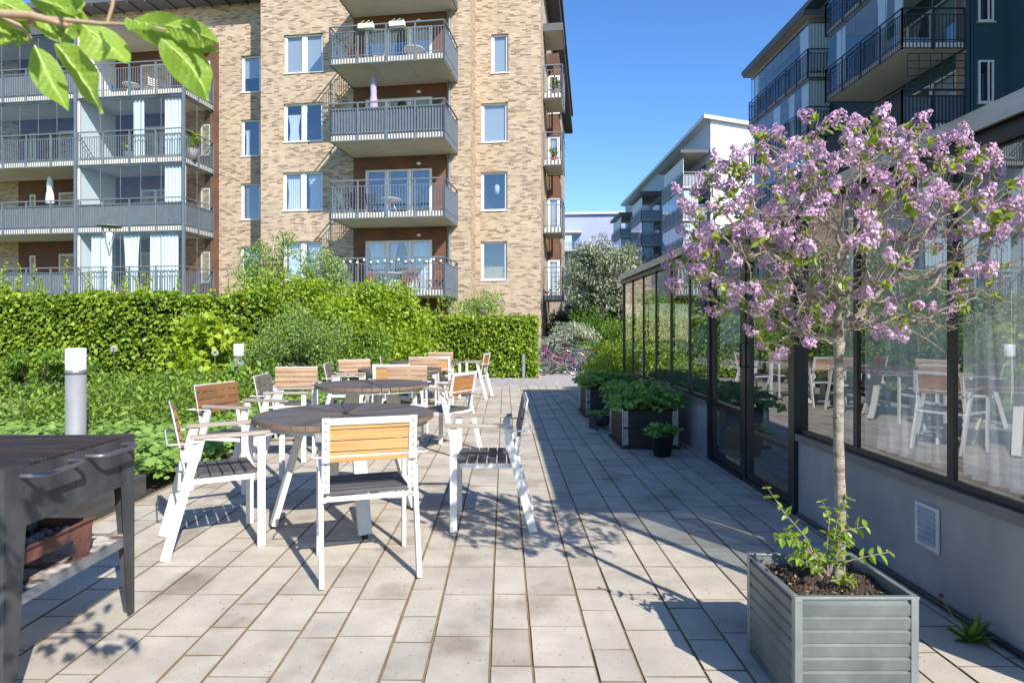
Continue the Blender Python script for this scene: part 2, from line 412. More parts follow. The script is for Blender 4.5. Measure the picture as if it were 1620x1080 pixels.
m_tabletop = varmat('weathered_table_wood', [(0,(.068,.064,.066)),(.7,(.115,.108,.108)),(.9,(.14,.12,.11)),(1,(.22,.14,.09))], rough=.6, grain=(18,18,18), bmp=.4)
m_rim = wood('table_rim_wood', (.30,.17,.10), (.16,.09,.06), grain=(12,12,4))
def make_table():
    t = empty('round_table', cat='table')
    V = []; var = []; n = 40; r0, r1 = .035, .6
    for k in range(n):
        a0 = 2*PI*k/n; a1 = 2*PI*(k+1)/n; g = .0022 if k % 5 else .005
        def pt(r, a, off, z): return (r*math.cos(a)-off*math.sin(a), r*math.sin(a)+off*math.cos(a), z)
        am = (a0+a1)/2
        for (ra, rb, za, zb) in ((r0,r1,.72,.72),):
            q = [pt(r0,a0,g,za), pt(r1,a0,g,za), pt(r1*1.0005,am,0,za), pt(r1,a1,-g,za), pt(r0,a1,-g,za)]
            v = random.random()*.7
            ql = [(p[0],p[1],.690) for p in q]
            # top as two quads
            c0 = pt(r0,am,0,za)
            V += [q[0],q[1],q[2],c0,  c0,q[2],q[3],q[4]]; var += [v,v]
            for a,b in ((0,1),(1,2),(2,3),(3,4)):
                V += [ql[a],ql[b],q[b],q[a]]; var.append(1.0)
    o = quads_mesh('table_top', V, 4, m_tabletop, t, var)
    MB().lathe([(.535,.652),(.560,.655),(.562,.6895),(.03,.6895),(.03,.652),(.535,.652)], n=48, smooth=False).build('apron', m_steel_cream, t)
    for a in (28,118,208,298):
        c, s = math.cos(R(a)), math.sin(R(a))
        MB().bar((.29*c,.29*s,.656),(.475*c,.475*s,.02), .085, .035, up=(c,s,0)).build('leg', m_steel_cream, t, .003)
        MB().lathe([(.001,0),(.018,0),(.018,.02),(.001,.02)], (.475*c,.475*s,0), 10).build('foot', m_black, t)
    return t
tb = make_table(); labs = ['round weathered grey wooden table nearest the camera, four armchairs around it',
 'round dark wooden table, second from the camera, orange backed chair beside it',
 'round wooden table, third from the camera, mostly hidden by chair backs', 'farthest round wooden table before the clipped hedge']
for i, (x,y,s,a) in enumerate(((-1.09,4.35,1,0),(-1.40,6.72,.97,20),(-1.52,9.2,1,40),(-1.43,11.25,1,10))):
    c = tb if i == 0 else copy_tree(tb)
    c.location = (x,y,0); c.rotation_euler = (0,0,R(a)); c.scale = (s,s,1); tag(c, labs[i], 'table', 'round terrace tables')

# ------------------------------------------------------------------ charcoal grill
m_grill = M('grey_painted_steel', (.075,.077,.083), (.034,.035,.038), rough=.5, metal=.15, scale=(7,7,4), bmp=.2, detail=9)
m_rust = M('rusty_steel', (.20,.075,.05), (.07,.035,.028), rough=.85, scale=(14,9,14), bmp=.5)
m_ash = M('flaked_shelf', (.55,.50,.44), (.13,.075,.055), rough=.8, scale=(7,16,7), bmp=.4, lo=.46, hi=.58)
m_grate = M('charred_grate', (.020,.017,.017), (.065,.036,.025), rough=.6, scale=(3,25,25), bmp=.5, lo=.45, hi=.7)
m_edge = M('galvanised_edge', (.34,.36,.38), (.22,.24,.26), rough=.45, metal=.6)
g = empty('charcoal_grill', (-1.70,2.15,0), 0, 'large black steel charcoal grill with rusty ash tray on the left', 'grill')
gx, gy = -1.25, .75
b = MB(); b.box(-.004,0,.03,gy-.03,.60,.81); b.box(gx,gx+.004,.03,gy-.03,.60,.81); b.box(gx,0,gy-.004,gy,.60,.815); b.box(gx,0,0,.004,.60,.815)
b.box(gx+.005,-.005,.005,gy-.005,.60,.604)
b.build('firebox', m_grill, g, .002)
lf = MB()
for lx, ly, sx, sy in ((0,gy,-1,-1),(0,0,-1,1),(gx,gy,1,-1),(gx,0,1,1)):
    l = MB()
    # angle section, tapering to the foot
    for ax in (0,1):
        wt, wb = .11, .045; t_ = .006
        if ax == 0: pts = [(0,0),(sy*wt,0)]
        for z0, z1, a0, a1 in ((0,.82,wb,wt),):
            if ax == 0:
                vs = [(lx+.003*-sx,ly,z0),(lx+.003*-sx,ly+sy*a0,z0),(lx+.003*-sx,ly+sy*a1,z1),(lx+.003*-sx,ly,z1)]
                vs2 = [(v[0]+sx*t_,v[1],v[2]) for v in vs]
            else:
                vs = [(lx,ly-sy*.003,z0),(lx+sx*a0,ly-sy*.003,z0),(lx+sx*a1,ly-sy*.003,z1),(lx,ly-sy*.003,z1)]
                vs2 = [(v[0],v[1]+sy*t_,v[2]) for v in vs]
            l.add(vs+vs2, [(0,1,2,3),(7,6,5,4),(0,4,5,1),(1,5,6,2),(2,6,7,3),(3,7,4,0)])
    l.build('leg', m_grill, g)
b = MB()
for i in range(34): y = .03+i*.0208; b.bar((gx+.01,y,.812),(-.012,y,.812),.010,.010)
for x in (gx+.2,gx+.6,gx+1.0): b.box(x,x+.012,.02,gy-.02,.795,.806)
b.build('grate', m_grate, g)
b = MB(); b.box(gx+.01,-.012,.02,gy-.02,.355,.362); b.build('shelf', m_ash, g)
b = MB(); b.box(-.0115,-.004,.03,gy-.012,.325,.366); b.box(gx+.01,-.012,gy-.019,gy-.012,.325,.366); b.build('shelf_edge', m_edge, g, .001)
tr = MB(); tx0,tx1,ty0,ty1 = -.58,-.035,.06,.52
pf = [(ty0,.365),(ty0+.035,.365),(ty0+.045,.448),(ty1-.12,.448),(ty1-.12,.365),(ty1-.03,.365),(ty1,.505),(ty0,.505)]
tr.add([(tx1,y,z) for y,z in pf]+[(tx1-.006,y,z) for y,z in pf],[(0,1,2,7),(2,3,6,7),(3,4,5,6),(15,10,9,8),(15,14,11,10),(14,13,12,11)]+[(k,k+8,(k+1)%8+8,(k+1)%8) for k in range(8)])
tr.box(tx0,tx1-.006,ty1-.006,ty1-.001,.40,.503); tr.box(tx0,tx1-.006,ty0,ty0+.004,.366,.503); tr.box(tx0,tx0+.004,ty0+.004,ty1-.006,.366,.503); tr.box(tx0+.004,tx1-.006,ty0+.004,ty1-.006,.448,.452)
tr.box(tx1-.0065,tx1+.012,ty0,ty1,.5052,.5085)
tr.build('ash_tray', m_rust, g)
ash = MB()
for i in range(60):
    x = random.uniform(tx0+.03,tx1-.03); y = random.uniform(ty0+.03,ty1-.03); ash.sphere((x,y,.465+random.uniform(0,.02)), random.uniform(.01,.028), 6, 4)
tag(ash.build('coals', M('ash_and_coal', (.03,.03,.03), (.32,.31,.30), rough=1, scale=(14,14,14), bmp=.8), g), kind='stuff')
for y0 in (.07,.42):
    MB().tube([(-.002,y0,.783),(.055,y0,.783),(.072,y0+.02,.783),(.072,y0+.22,.783),(.055,y0+.245,.785),(-.002,y0+.245,.787)], .009, 10).build('handle', M('bare_steel_rod',(.20,.20,.21),rough=.35,metal=.7), g)
MB().box(-.006,.0015,.36,.385,.61,.812).build('seam_strip', m_grill, g)

# low timber edging behind the grill
m_sleeper = M('dark_timber', (.085,.082,.08), (.045,.042,.04), rough=.85, scale=(12,2,12), bmp=.6)
tag(MB().box(-2.95,-2.79,1.2,4.93,-.02,.17).build('timber_edging', m_sleeper, None, .01), 'dark weathered timber edging of the bed behind the grill', 'edging')

# bollards
m_conc = M('grey_bollard_paint', (.25,.25,.255), (.21,.21,.215), rough=.6, scale=(4,4,4), bmp=.1)
m_opal = M('opal_plastic', (.85,.86,.87), (.80,.81,.82), rough=.25)
for x, Y, ht, lab in ((120,5.9,1.12,'grey concrete bollard lamp with white cap behind the black grill'),(377.5,11.0,1.04,'smaller looking bollard lamp half hidden in the bed before the hedge')):
    e = empty('bollard_light', (wx(x,Y),Y,0), 0, lab, 'bollard light', 'bollard lights in the planting bed')
    MB().lathe([(.084,0),(.084,ht-.245),(.001,ht-.245)], n=32).build('post', m_conc, e)
    MB().lathe([(.078,ht-.244),(.086,ht-.243),(.086,ht-.201),(.001,ht-.201)], n=32).build('collar', m_edge, e)
    MB().lathe([(.085,ht-.2),(.085,ht-.006),(.080,ht),(.001,ht)], n=32).build('light_cap', m_opal, e)
# ------------------------------------------------------------------ buildings
class Fr:
    def __init__(s, ox, oy, th): s.ox, s.oy = ox, oy; s.c, s.s = math.cos(th), math.sin(th); s.th = th
    def Y(s, u, v=0): return s.oy - u*s.s + v*s.c
    def X(s, u, v=0): return s.ox + u*s.c + v*s.s
    def u(s, x, v=0):
        a = (x-HX)/1000; return (a*(s.oy+v*s.c)-s.ox-v*s.s)/(s.c+a*s.s)
    def z(s, y, u, v=0): return H+(HY-y)/1000*s.Y(u,v)
def wall(mb, u0, u1, z0, z1, v, holes=(), rev=.18):
    us = sorted({u0,u1,*[h[0] for h in holes],*[h[1] for h in holes]}); us = [u for u in us if u0-1e-6 <= u <= u1+1e-6]
    zs = sorted({z0,z1,*[h[2] for h in holes],*[h[3] for h in holes]}); zs = [z for z in zs if z0-1e-6 <= z <= z1+1e-6]
    for a, b in zip(us[:-1], us[1:]):
        for c, d_ in zip(zs[:-1], zs[1:]):
            mu, mz = (a+b)/2, (c+d_)/2
            if any(h[0] < mu < h[1] and h[2] < mz < h[3] for h in holes): continue
            mb.quad((a,v,c),(b,v,c),(b,v,d_),(a,v,d_))
    for h in holes:
        a, b, c, d_ = h; w_ = v+rev
        mb.quad((a,v,c),(b,v,c),(b,w_,c),(a,w_,c)); mb.quad((a,v,d_),(a,w_,d_),(b,w_,d_),(b,v,d_))
        mb.quad((a,v,c),(a,w_,c),(a,w_,d_),(a,v,d_)); mb.quad((b,v,c),(b,v,d_),(b,w_,d_),(b,w_,c))
m_blind = M('window_blind', (.55,.58,.58), (.50,.53,.53), rough=.8, scale=(.5,.5,40))
m_blind_d = M('grey_blind', (.22,.23,.24), (.16,.17,.18), rough=.7, scale=(.5,.5,60))
m_sill = M('sill_metal', (.55,.55,.54), rough=.5)
def cloth(mb, u0, u1, z0, z1, v, amp=.035, per=.16, taper=0, ph=0):
    n = max(8, int((u1-u0)/per*6)); vs = []; m = 6
    for j in range(m+1):
        t = j/m; z = z1+(z0-z1)*t; k = 1-taper*math.sin(PI*min(t,.9)*.9)
        for i in range(n+1):
            u = (u0+u1)/2+(u0+(u1-u0)*i/n-(u0+u1)/2)*k
            vs.append((u, v+amp*math.sin(2*PI*(i/n*(u1-u0)/per)+ph+.4*t)*(.6+.4*t), z))
    fs = [(j*(n+1)+i, j*(n+1)+i+1, (j+1)*(n+1)+i+1, (j+1)*(n+1)+i) for j in range(m) for i in range(n)]
    mb.add(vs, fs, True)
def window(par, u0, u1, z0, z1, v, leaves=1, inside=None, door=False, inset=.10, mframe=None):
    fr = MB(); a, b = v+inset, v+inset+.06; t = .075
    fr.box(u0,u0+t,a,b,z0,z1); fr.box(u1-t,u1,a,b,z0,z1); fr.box(u0+t,u1-t,a,b,z1-t,z1); fr.box(u0+t,u1-t,a,b,z0,z0+t)
    for k in range(1, leaves):
        x = u0+(u1-u0)*k/leaves; fr.box(x-.065,x+.065,a-.006,b,z0+t,z1-t)
    for k in range(leaves):
        x0 = u0+(u1-u0)*k/leaves+.09; x1 = u0+(u1-u0)*(k+1)/leaves-.09
        for q in ((x0,x0+.03,z0+t+.001,z1-t-.001),(x1-.03,x1,z0+t+.001,z1-t-.001)): fr.box(q[0],q[1],a+.012,b-.01,q[2],q[3])
    if not door: fr.box(u0-.03,u1+.03,v-.045,a-.002,z0-.035,z0-.004)
    f = fr.build('balcony_door' if door else 'window', mframe or m_white, par)
    MB().quad((u0+t,a+.03,z0+t),(u1-t,a+.03,z0+t),(u1-t,a+.03,z1-t),(u0+t,a+.03,z1-t)).build('pane', m_pane, f)
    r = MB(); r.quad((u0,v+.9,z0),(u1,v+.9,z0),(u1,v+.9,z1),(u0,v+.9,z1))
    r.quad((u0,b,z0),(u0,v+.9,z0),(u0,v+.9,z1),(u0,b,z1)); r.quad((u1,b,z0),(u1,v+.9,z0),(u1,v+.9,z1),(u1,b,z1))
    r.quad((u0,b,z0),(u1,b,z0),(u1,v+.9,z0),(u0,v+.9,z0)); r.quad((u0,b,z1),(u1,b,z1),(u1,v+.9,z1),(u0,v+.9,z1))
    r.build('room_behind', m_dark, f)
    vi = b+.04
    if inside == 'blind': MB().quad((u0+.05,vi,z0+.05),(u1-.05,vi,z0+.05),(u1-.05,vi,z1-.05),(u0+.05,vi,z1-.05)).build('blind', m_blind, f)
    elif inside == 'gblind': MB().quad((u0+.05,vi,z0+.05),(u1-.05,vi,z0+.05),(u1-.05,vi,z1-.05),(u0+.05,vi,z1-.05)).build('blind', m_blind_d, f)
    elif inside == 'half': MB().quad((u0+.05,vi,z0+(z1-z0)*.42),(u1-.05,vi,z0+(z1-z0)*.42),(u1-.05,vi,z1-.05),(u0+.05,vi,z1-.05)).build('blind', m_blind, f)
    elif inside == 'curtains':
        for q in ((u0+.06,u0+(u1-u0)*.48),(u1-(u1-u0)*.42,u1-.06)):
            mb = MB(); cloth(mb, q[0], q[1], z0+.05, z1-.08, vi+.05, .02, .12, .25); mb.build('curtain', m_curtain, f)
    elif inside == 'left':
        mb = MB(); cloth(mb, u0+.08, u0+(u1-u0)*.38, z0+.05, z0+(z1-z0)*.75, vi+.05, .02, .10, .35); mb.build('curtain', m_curtain, f)
    elif inside == 'lamp':
        mb = MB(); mb.sphere(((u0+u1)/2+.05,vi+.35,z0+(z1-z0)*.62), .14, 12, 8, 1.7); mb.bar(((u0+u1)/2+.05,vi+.35,z0+(z1-z0)*.7),((u0+u1)/2+.05,vi+.35,z1),.006,.006); mb.build('hanging_lamp', m_curtain, f)
    elif inside == 'half_low':
        mb = MB(); cloth(mb, u0+.07, u1-.07, z0+.06, z0+(z1-z0)*.36, vi+.03, .008, .3); mb.build('half_curtain', M('beige_cloth',(.42,.34,.20),rough=.9), f)
    return f
def balcony(par, u0, u1, vf, vb, zb, infill='bars', glaze=None, zt=None, curtains=(), left=True, right=True, pitch=.115, posts=1.25, slab=m_slab, rail=m_rail, name='balcony', fabric=m_fabric, gap=.04, th=.22):
    s = MB(); s.box(u0,u1,vf,vb,zb,zb+th)
    L = u1-u0
    for k in (1,2):
        x = u0+L*k/3; s.box(x-.06,x+.06,vf+.25,vb-.25,zb-.012,zb+.0)
    o = s.build(name, slab, par)
    r = MB(); e = gap; zr, z2, z3 = zb+1.44, zb+1.22, zb-.02
    pathA = [(u0-e, vb, u0-e, vf-e)] if left else []
    pathA += [(u0-e if left else u0, vf-e, u1+e if right else u1, vf-e)]
    if right: pathA += [(u1+e, vf-e, u1+e, vb)]
    fb = MB()
    for (a,b,c,d_) in pathA:
        Ls = math.hypot(c-a, d_-b); n = max(1, int(Ls/pitch)); dx, dy = (c-a)/Ls, (d_-b)/Ls
        r.bar((a,b,zr),(c,d_,zr),.05,.045); r.bar((a,b,z2),(c,d_,z2),.03,.03); r.bar((a,b,zb+.30),(c,d_,zb+.30),.025,.03)
        r.bar((a,b,z3+.02),(c,d_,z3+.02),.03,.03)
        for i in range(n+1):
            t = Ls*i/n; x, y = a+dx*t, b+dy*t; r.bar((x,y,z3),(x,y,z2),.022,.022,up=(dx,dy,0))
        m = max(1, int(round(Ls/posts)))
        for i in range(m+1):
            t = Ls*i/m; x, y = a+dx*t, b+dy*t; r.bar((x-dy*.02*0,y,z3-.03),(x,y,zr),.05,.05,up=(dx,dy,0))
        if infill == 'fabric':
            k = int(Ls/.03); vs = []
            for i in range(k+1):
                t = Ls*i/k; off = .035+.022*abs(math.sin(PI*t/pitch))
                x, y = a+dx*t-dy*off*(1 if True else -1), b+dy*t+dx*off
                vs += [(x,y,zb+.22),(x,y,z2+.01)]
            fb.add(vs, [(2*i,2*i+2,2*i+3,2*i+1) for i in range(k)], True)
    r.build('railing', rail, o)
    if infill == 'fabric': fb.build('windscreen_cloth', fabric, o)
    if glaze:
        zt = zt or zb+2.95; z0 = zb+th+.02; gf = MB(); gp = MB(); g_ = .06
        segs = [(u0+g_, vf+g_, u1-g_, vf+g_)]
        if right: segs.append((u1-g_, vf+g_, u1-g_, vb-.05))
        if left: segs.append((u0+g_, vb-.05, u0+g_, vf+g_))
        for (a,b,c,d_) in segs:
            Ls = math.hypot(c-a, d_-b); n = max(1, int(round(Ls/glaze))); dx, dy = (c-a)/Ls, (d_-b)/Ls
            gf.bar((a,b,zt-.05),(c,d_,zt-.05),.07,.09); gf.bar((a,b,z0+.02),(c,d_,z0+.02),.05,.05)
            for i in range(n+1):
                t = Ls*i/n; x, y = a+dx*t, b+dy*t; gf.bar((x,y,z0),(x,y,zt-.06),.016,.020,up=(dx,dy,0))
            for i in range(n):
                p = (a+dx*Ls*i/n, b+dy*Ls*i/n); q = (a+dx*Ls*(i+1)/n, b+dy*Ls*(i+1)/n)
                gp.quad((*p,z0),(*q,z0),(*q,zt-.06),(*p,zt-.06))
        f = gf.build('glazing_frame', m_edge, o); gp.build('glazing', m_bglass, o)
    for (a, b, tp) in curtains:
        mb = MB(); cloth(mb, a, b, zb+th+.05, (zt or zb+2.95)-.12, vf+.16, .04, .17, tp, random.random()*6); mb.build('curtain', m_curtain, o)
    return o

m_brick = brickmat('buff_brick', [(0,(.17,.12,.085)),(.10,(.24,.17,.12)),(.24,(.36,.265,.18)),(.55,(.46,.35,.24)),(.85,(.52,.415,.305)),(1,(.43,.32,.22))], (.43,.36,.28))
m_corten = M('rust_brown_cladding', (.17,.075,.035), (.085,.045,.032), rough=.75, scale=(1.1,1.1,1.1), detail=6)
m_soffit = M('roof_soffit', (.10,.105,.115), rough=.7)
m_rooftin = M('roof_metal', (.38,.40,.43), (.34,.36,.38), rough=.4, metal=.5)

F = Fr(-1.4, 25.95, math.atan(.14))
BB = empty('apartment_building', (F.ox,F.oy,0), -F.th, 'buff brick apartment building with grey balconies filling the left half', 'building')
W = lambda x0,x1,y0,y1,v: (F.u(x0,v),F.u(x1,v),F.z(y1,F.u((x0+x1)/2,v),v),F.z(y0,F.u((x0+x1)/2,v),v))
zs = [2.56,5.53,8.50,11.45]; ZC = 14.4; ZT = 18.0; ZR = 16.35
uTL = F.u(412.5,0); vR = 1.8; v3 = 1.18; uE = F.u(855.5,v3)
holes_t = [W(449,511.5,54,115,0),W(448.5,511,163,224,0),W(447,510.5,272,333,0),W(447.5,510,382,443,0)]
uclL, uclR = F.u(559,0), F.u(707,0)
doors_t = [(F.u(578,0),F.u(683.5,0),z+.30,z+2.42) for z in zs]
holes_r = [W(777,804.5,54,115.5,v3),W(761,803.5,163,225,v3),W(760.5,803,272,333,v3),W(760.5,802.5,382,443,v3)]
holes_c = [W(381.5,412,88,146,vR),W(381,411.5,189,247,vR),W(380.5,411.5,290,347.5,vR),W(379.5,411,390,449,vR)]
b = MB()
wall(b, uTL, uclL, 0, ZT, 0, holes_t); wall(b, uclR, 0, 0, ZT, 0)
wall(b, uclL, uclR, ZC+.2, ZT, 0)
wall(b, 0, uE, 0, ZT, v3, holes_r); wall(b, -31, uTL, 0, ZR, vR, holes_c)
b.quad((uTL,0,0),(uTL,vR,0),(uTL,vR,ZT),(uTL,0,ZT)); b.quad((0,0,0),(0,v3,0),(0,v3,ZT),(0,0,ZT))
b.quad((uE,v3,0),(uE,24,0),(uE,24,ZT-1),(uE,v3,ZT)); b.quad((-31,vR,0),(-31,24,0),(-31,24,ZR),(-31,vR,ZR)); b.quad((-31,24,0),(uE,24,0),(uE,24,ZR),(-31,24,ZR))
b.build('brick_wall', m_brick, BB)
cl = MB(); dh = doors_t; wall(cl, uclL, uclR, 0, ZC+.2, .0, dh, .1); cl.build('rust_cladding', m_corten, BB); cl = MB()
uL0, uLc, uL1 = F.u(-140,-.4), F.u(122,-.46), F.u(345,1.7)
uBr = F.u(30,vR)
left_doors = []
for z in zs:
    left_doors += [(F.u(93,vR),F.u(121,vR)-.05,z+.30,z+2.35,'r'),(F.u(47,vR),F.u(57,vR),z+1.05,z+2.3,'w'),
                   (F.u(222,vR),F.u(262,vR)+.3,z+.30,z+2.35,'d'),(F.u(318,vR),F.u(333,vR),z+.9,z+2.35,'w')]
wall(cl, uBr, uL1+.0, 0, ZC+.2, vR-.03, [d_[:4] for d_ in left_doors], .1)
cl.build('rust_cladding', m_corten, BB)
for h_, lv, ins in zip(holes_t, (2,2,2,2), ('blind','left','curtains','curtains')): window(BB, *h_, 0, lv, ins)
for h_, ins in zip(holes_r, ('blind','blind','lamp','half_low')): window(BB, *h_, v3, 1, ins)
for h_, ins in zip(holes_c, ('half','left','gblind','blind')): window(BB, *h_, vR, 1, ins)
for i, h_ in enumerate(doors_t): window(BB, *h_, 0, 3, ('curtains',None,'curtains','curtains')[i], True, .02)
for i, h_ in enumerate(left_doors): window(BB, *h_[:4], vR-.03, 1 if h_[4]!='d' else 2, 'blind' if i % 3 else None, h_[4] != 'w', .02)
# tower balconies
uB0, uB1 = F.u(524,-2.29), F.u(690,-2.29)
for i, z in enumerate(zs):
    balcony(BB, uB0, uB1+.28, -2.29, 0, z, 'fabric' if i == 2 else 'bars')
def canopy(par, u0, u1, vf, vb, zb, th=.25, name='canopy'):
    s = MB(); s.box(u0,u1,vf,vb,zb,zb+th); o = s.build(name, m_slab, par)
    e = MB(); e.box(u0-.03,u1+.03,vf-.03,vf-.002,zb-.02,zb+th+.06); e.box(u0-.03,u0-.002,vf-.002,vb,zb-.02,zb+th+.06); e.box(u1+.002,u1+.03,vf-.002,vb,zb-.02,zb+th+.06)
    e.build('fascia', m_soffit, o); return o
canopy(BB, uB0, uB1+.3, -2.29, -.005, ZC)
# left balconies
cur = {0:[((.10),(.30),0),((.40),(.56),.2),((.66),(.92),0)],1:[((.80),(.99),0)],2:[((.50),(.60),0),((.80),(.95),0)]}
for i, z in enumerate(zs):
    zt = (zs+[ZC])[i+1]
    balcony(BB, uL0, uLc-.06, -.46, vR-.04, z, 'fabric' if i in (0,1,3) else 'bars', .92 if i in (2,3) else None, zt, left=False, right=False)
    W_ = uL1-.25-uLc
    cs = [(uLc+.06+a*W_, uLc+.06+b_*W_, tp) for a,b_,tp in cur.get(i,[])]
    balcony(BB, uLc+.06, uL1-.30, -.46, vR-.04, z, 'fabric' if i == 1 else 'bars', .92 if i < 3 else None, zt, cs, left=False)
    MB().box(uLc-.055,uLc+.055,-.44,vR-.05,z+.225,zt-.003).build('partition_wall', m_render, BB)
canopy(BB, uL0, uL1-.28, -.5, vR-.04, ZC)
p = MB(); 
for (u_, v_, z1_) in ((uLc,-.54,ZC+.2),(uL1-.2,-.50,ZC+.2)): p.box(u_-.05,u_+.05,v_-.05,v_+.05,0,z1_)
p.build('balcony_post', m_rail, BB)
MB().tube([(F.u(711.5,0),-.12,0),(F.u(711.5,0),-.12,ZT)], .05, 10).build('downpipe', m_rail, BB)
# side balconies facing the alley
for i, z in enumerate(zs):
    balcony(BB, uE+.05, uE+.82, 2.35, 4.25, z, 'bars', left=False, posts=.8, pitch=.16)
canopy(BB, uE+.01, uE+.85, 2.3, 4.3, ZC)
for i, z in enumerate(zs):
    bay = MB(); bay.box(uE+.01,uE+.56,5.0,7.6,z+2.08,z+3.12); bay.build('rust_panel', m_corten, BB)
    window(BB, uE+.02, uE+.60, z+.2, z+2.05, 5.0, 1, 'blind', True, 0)
# roof
r = MB(); r.box(-31.5,uTL-.005,vR-1.0,24.5,ZR,ZR+.25); r.box(uTL-.5,uE+.65,-.8,24.5,ZT,ZT+.25)
r.box(uE+.01,uE+.62,v3-.2,24.5,ZR+.3,ZR+.5)
ro = r.build('roof', m_soffit, BB)
u_ = -22.5
while u_ < uTL-.2: MB().box(u_-.03,u_+.03,vR-.98,vR-.01,ZR-.09,ZR-.004).build('eave_bracket', m_soffit, ro); u_ += .9
wl = [(F.u(663,0),z+2.62) for z in zs]
for (u_, z_) in wl: MB().sphere((u_,-.04,z_), .10, 12, 6, .6).build('balcony_lamp', m_opal, BB)

# things on the balconies -------------------------------------------------
def fold_chair(lab, u, v, z, rz, mat, fr=F, cat='chair', s=1.0):
    t = empty('balcony_chair', (fr.X(u,v),fr.Y(u,v),z), rz-fr.th, lab, cat); t.scale = (s,s,s)
    f = MB()
    for y in (-.2,.2):
        f.bar((-.16,-.2,.43),(-.16,.2,.43),.02,.02) if y < 0 else None; f.bar((.2,y,0),(-.16,y,.45),.025,.025); f.bar((-.2,y,0),(.2,y,.45),.025,.025); f.bar((-.16,y,.43),(-.28,y,.88),.025,.025)
    f.build('frame', mat, t)
    q = MB(); 
    for i in range(5): q.box(-.16+i*.076,-.10+i*.076,-.21,.21,.45,.468)
    q.build('seat', mat, t)
    q = MB()
    for i in range(4): q.bar((-.18-.022*i,-.2,.55+i*.085),(-.18-.022*i,.2,.55+i*.085),.015,.05)
    q.build('backrest', mat, t); return t
def small_table(lab, u, v, z, mat, w_=.35, fr=F):
    t = empty('balcony_table', (fr.X(u,v),fr.Y(u,v),z), -fr.th, lab, 'table')
    MB().lathe([(.001,.70),(w_,.70),(w_,.725),(.001,.725)], n=20).build('table_top', mat, t)
    l = MB()
    for a in range(3):
        c,s_ = math.cos(a*2.1),math.sin(a*2.1); l.bar((.05*c,.05*s_,.70),(w_*.8*c,w_*.8*s_,0),.025,.025)
    l.build('legs', mat, t); return t
m_teak = M('teak', (.30,.13,.06), (.2,.08,.04), rough=.6); m_pale = M('pale_furniture', (.7,.7,.68), rough=.5); m_blk = M('black_furniture', (.03,.03,.035), rough=.5)
m_blue = M('blue_furniture', (.05,.22,.32), rough=.5); m_yel = M('light_wood_furniture', (.55,.36,.16), rough=.6)
zt_ = [z+.225 for z in zs]
for i, (x, fl, mt, rz, lab, v) in enumerate([
  (565,3,m_teak,60,'reddish wooden chair on the top tower balcony',-1.2),(600,3,m_yel,200,'light wooden chair on the top tower balcony beside the reddish one',-1.1),
  (556,1,m_blk,80,'black chair with white back on the second tower balcony, left one',-1.4),(590,1,m_blk,90,'black chair with white back on the second tower balcony, right one',-1.4),
  (592,0,m_teak,90,'brown slatted chair left on the lowest tower balcony',-.6),(643,0,m_teak,95,'brown slatted chair at the middle of the lowest tower balcony',-.7),(655,0,m_teak,95,'brown slatted chair beside the middle one on the lowest tower balcony',-1.5),(684,0,m_teak,170,'brown slatted chair at the right end of the lowest tower balcony',-.8),
  (185,3,m_blue,20,'blue folding chair on the upper left balcony',.7),(238,3,m_pale,150,'white folding chair on the upper left balcony',.5)]):
    fold_chair(lab, F.u(x,v), v, zt_[fl], R(rz), mt)
small_table('white bistro table on the upper left balcony', F.u(207,.6), .6, zt_[3], m_pale)
small_table('white table on the second tower balcony', F.u(618,-1.1), -1.1, zt_[1], m_pale, .42)
small_table('round white table on the lowest tower balcony', F.u(617,-1.2), -1.2, zt_[0], m_pale, .5)
small_table('white table on the top tower balcony right end', F.u(655,-1.1), -1.1, zt_[3], m_pale, .42)
def parasol(lab, x, v, z, h0, h1, mat):
    u = F.u(x,v); t = empty('closed_parasol', (F.X(u,v),F.Y(u,v),z), 0, lab, 'parasol')
    MB().tube([(0,0,0),(0,0,h1+.05)], .02, 8).build('pole', m_pale, t)
    MB().lathe([(.001,h1+.03),(.09,h1-.05),(.14,h1-.3),(.12,(h0+h1)/2),(.16,(h0+h1)/2-.2),(.19,h0+.08),(.15,h0),(.02,h0)], n=9, smooth=True).build('cloth', mat, t)
    MB().lathe([(.001,0),(.2,0),(.2,.05),(.03,.09),(.001,.09)], n=16).build('base', m_blk, t)
parasol('closed lavender parasol on the third tower balcony', 591, -1.6, zt_[2], .95, 2.55, M('lavender_cloth',(.33,.27,.45),(.40,.34,.52),rough=.9))
parasol('closed white parasol on the left balcony behind grey cloth', 79, .3, zt_[1], 1.25, 2.5, m_curtain)
for x in (580,629):
    u = F.u(x,-2.4); t = empty('railing_planter', (F.X(u,-2.42),F.Y(u,-2.42),zs[3]+1.24), -F.th, 'white flower box hung on the top tower balcony rail, %s one' % ('left' if x < 600 else 'right'), 'flower box', 'flower boxes on the top tower balcony')
    MB().box(-.3,.3,-.12,.05,0,.17).build('box', m_white, t, .01)
    q = MB()
    for k in range(8): q.sphere((-.25+k*.07,-.03,.2+.04*(k%3)), .035, 6, 4)
    q.build('plants', M('seedlings',(.5,.5,.42),(.1,.2,.05),rough=.9,scale=(20,20,20)), t)
m_leafd = M('potted_leaves', (.07,.15,.03), (.04,.09,.02), rough=.7, scale=(9,9,9))
